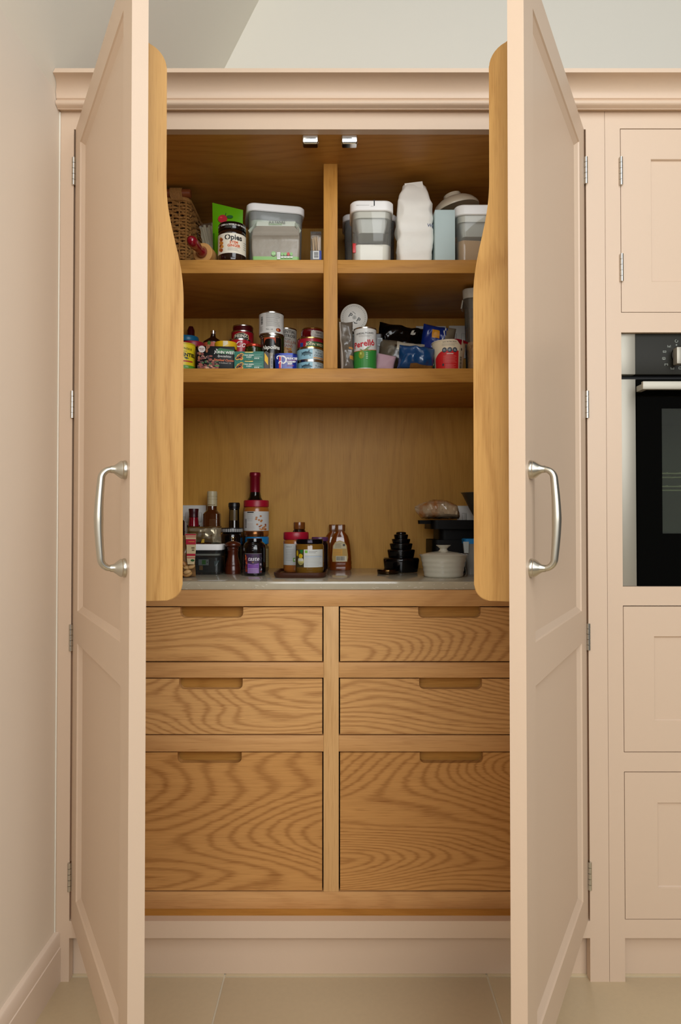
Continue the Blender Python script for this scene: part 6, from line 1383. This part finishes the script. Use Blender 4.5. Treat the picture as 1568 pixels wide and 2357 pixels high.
# white casserole
Yc = 0.2020; cxc = PX(1020.5, Yc); rb, rr_ = 0.0500, rad(965, 1077, Yc); zr = PZ(1279, Yc - rr_) - Z3; zt_ = PZ(1254.5, Yc) - Z3
CASS = mat((206, 204, 188), rough=0.16, coat=0.4, name='white_glaze')
t = thing('casserole', 'round white ribbed casserole with a knobbed lid at the right of the worktop', 'casserole', (cxc, Yc, Z3))
pr = [(rb * 0.95, 0), (rb, 0.003)]
for i in range(13):
    u = (i + 1) / 14; rr0 = rb + (rr_ * 0.94 - rb) * u ** 1.15 + 0.0006 * math.sin(u * 26); pr.append((rr0, 0.003 + (zr - 0.008) * u))
pr += [(rr_ * 0.985, zr - 0.0018), (rr_, zr - 0.0006), (rr_ * 0.99, zr), (rr_ * 0.93, zr - 0.001), (rr_ * 0.90, zr - 0.006)]
link('pot', lathe(pr, (cxc, Yc, Z3), 56), CASS, t, sharp=1.0)
kn = rad(1003, 1037, Yc); nk = rad(1012, 1028, Yc)
link('pot_lid', lathe([(rr_ * 0.88, zr - 0.0058), (rr_ * 0.90, zr - 0.001), (rr_ * 0.86, zr + 0.0015), (rr_ * 0.55, zr + 0.006), (nk * 1.5, zr + 0.009)], (cxc, Yc, Z3), 56), CASS, t, sharp=1.0)
zb_ = zr + 0.0088
link('lid_knob', lathe([(nk * 1.52, zb_), (nk * 1.15, zb_ + 0.003), (nk, zb_ + 0.006), (nk * 1.1, zt_ - 0.009), (kn * 0.75, zt_ - 0.0045), (kn, zt_ - 0.001), (kn * 0.97, zt_), (0.001, zt_ - 0.0006)], (cxc, Yc, Z3), 40), CASS, t, sharp=1.0)
# black kitchen appliance
BA = mat((4, 4, 4), rough=0.5, spec=0.15, name='appliance_black')
x0, x1 = PX(994, 0.345), 0.475; ztop = PZ(1197, 0.36)
ap = thing('black_appliance', 'black kitchen machine at the back right under the wrapped bread', 'appliance', ((x0 + x1) / 2, 0.42, Z3))
cxq = (x0 + x1) / 2; wq = x1 - x0; cyq = 0.425
link('machine_base', rloft([(cxq, cyq, Z3, wq, 0.17, 0.02), (cxq, cyq, PZ(1243, 0.345), wq * 0.99, 0.165, 0.02)]), BA, ap, sharp=0.5)
link('machine_column', rloft([(cxq + 0.012, cyq + 0.01, PZ(1243, 0.345) + 0.0003, wq * 0.90, 0.14, 0.02), (cxq + 0.012, cyq + 0.01, PZ(1218, 0.345), wq * 0.90, 0.14, 0.02)]), BA, ap, sharp=0.5)
link('machine_head', rloft([(cxq - 0.003, cyq, PZ(1218, 0.345) + 0.0003, wq * 1.0, 0.165, 0.02), (cxq - 0.003, cyq, ztop, wq, 0.165, 0.02)]), BA, ap, sharp=0.5)
link('lever', rloft([(PX(979, 0.345), 0.36, PZ(1206, 0.345), 0.036, 0.022, 0.004), (PX(979, 0.345), 0.36, PZ(1197.5, 0.345), 0.038, 0.024, 0.005)]), BA, ap, sharp=0.5)
# bread on top
BREAD = mat((150, 92, 50), rough=0.6, vary=0.35, bscale=40, name='bread')
xb0, xb1 = PX(956, 0.40), PX(1056, 0.40); cxr = (xb0 + xb1) / 2; hb = PZ(1150, 0.40) - ztop
br_ = thing('wrapped_bread', 'bread in a crinkled clear bag on top of the black machine', 'bread', (cxr, 0.41, ztop))
bm = bmesh.new(); n = 34; rings = []
for i in range(n + 1):
    u = i / n; x = xb0 + (xb1 - xb0) * u
    top = 1172 - 22 * math.sin(math.pi * min(1, u * 0.86 + 0.06)) ** 0.9; bot = 1172 + (1 if u < 0.02 else 29 * min(1, (u / 0.22)) ** 0.7) + 2 * u
    if u > 0.93: top += 14 * (u - 0.93) / 0.07; bot -= 6 * ((u - 0.93) / 0.07) ** 2
    zt2, zb2 = PZ(top, 0.38) + 0.002, max(PZ(bot, 0.38), ztop + 0.0035); zm, hh = (zt2 + zb2) / 2, max((zt2 - zb2) / 2, 0.0015)
    dp = 0.046 * min(1, u / 0.25 + 0.05) * (1 if u < 0.93 else 1 - 0.7 * (u - 0.93) / 0.07)
    r_ = []
    for j in range(32):
        a_ = 2 * math.pi * j / 32; v = Vector((u * 9, math.cos(a_) * 2.2, math.sin(a_) * 2.2))
        k = 1 - 0.10 * abs(noise.noise(v * 1.3)) - 0.13 * max(0, noise.noise(v * 2.6 + Vector((4, 1, 7))))
        r_.append((x + 0.003 * noise.noise(v * 2), 0.405 + dp * k * math.cos(a_), zm + hh * k * (abs(math.sin(a_)) ** 0.75) * (1 if math.sin(a_) > 0 else -1)))
    rings.append(r_)
bm_rings(bm, rings)
def breadmat():
    m, nt, b_ = newmat('bread_in_film'); N = nt.nodes.new; L = nt.links.new
    tc = N('ShaderNodeTexCoord'); nz = N('ShaderNodeTexNoise'); nz.inputs['Scale'].default_value = 26; nz.inputs['Detail'].default_value = 3
    rp_ = N('ShaderNodeValToRGB'); e = rp_.color_ramp.elements
    e[0].position = 0.36; e[0].color = lin((168, 108, 58)); e[1].position = 0.56; e[1].color = lin((182, 160, 130))
    L(tc.outputs['Object'], nz.inputs['Vector']); L(nz.outputs['Fac'], rp_.inputs['Fac']); L(rp_.outputs['Color'], b_.inputs['Base Color'])
    b_.inputs['Roughness'].default_value = 0.22; b_.inputs['Coat Weight'].default_value = 0.7; b_.inputs['Coat Roughness'].default_value = 0.1
    return m
link('wrapped_loaf', bm, breadmat(), br_, sharp=0.45)
# blue-lidded box
xq0 = PX(1067, 0.275); bz_ = PZ(1240, 0.275)
t = thing('blue_lid_box', 'clear box with a blue clip lid, right of the casserole', 'container', (xq0 + 0.05, 0.30, Z3))
bx_ = xq0 + 0.055; byy = 0.303
link('clear_body', rloft([(bx_, byy, Z3, 0.086, 0.046, 0.010), (bx_, byy, bz_ - 0.014, 0.102, 0.052, 0.010)], cap1=False), clear((226, 232, 236), 0.10, 0.30, 'cloudy_plastic'), t, sharp=0.5)
link('lid', rloft([(bx_, byy, bz_ - 0.0138, 0.104, 0.054, 0.010), (bx_, byy, bz_ - 0.002, 0.106, 0.055, 0.010), (bx_, byy, bz_, 0.100, 0.050, 0.009)]), mat((20, 128, 196), rough=0.35, name='blue_lid'), t, sharp=0.5)
link('clip', rloft([(xq0 + 0.007, 0.2735, PZ(1273, 0.27), 0.012, 0.003, 0.0014), (xq0 + 0.006, 0.2735, PZ(1247, 0.27), 0.016, 0.003, 0.0014)]), mat((186, 196, 196), rough=0.3, name='clip_plastic'), t)
# metal bowl on the machine
Ys = 0.43; cxs = PX(1112, Ys); rs = rad(1061, 1163, Ys); zs = PZ(1133, Ys - 0.02) - ztop - 0.0004
t = thing('metal_bowl', 'conical grey metal bowl at the back right, mostly behind the right rack', 'bowl', (cxs, Ys, ztop))
link('bowl', lathe([(rs * 0.30, 0.0004), (rs * 0.34, 0.002), (rs * 0.62, zs * 0.42), (rs * 0.94, zs - 0.004), (rs, zs - 0.0012), (rs, zs), (rs * 0.95, zs - 0.0005), (rs * 0.60, zs * 0.44), (rs * 0.30, 0.005)], (cxs, Ys, ztop), 48), mat((120, 116, 100), rough=0.35, metal=0.7, name='dull_steel'), t, sharp=0.8)
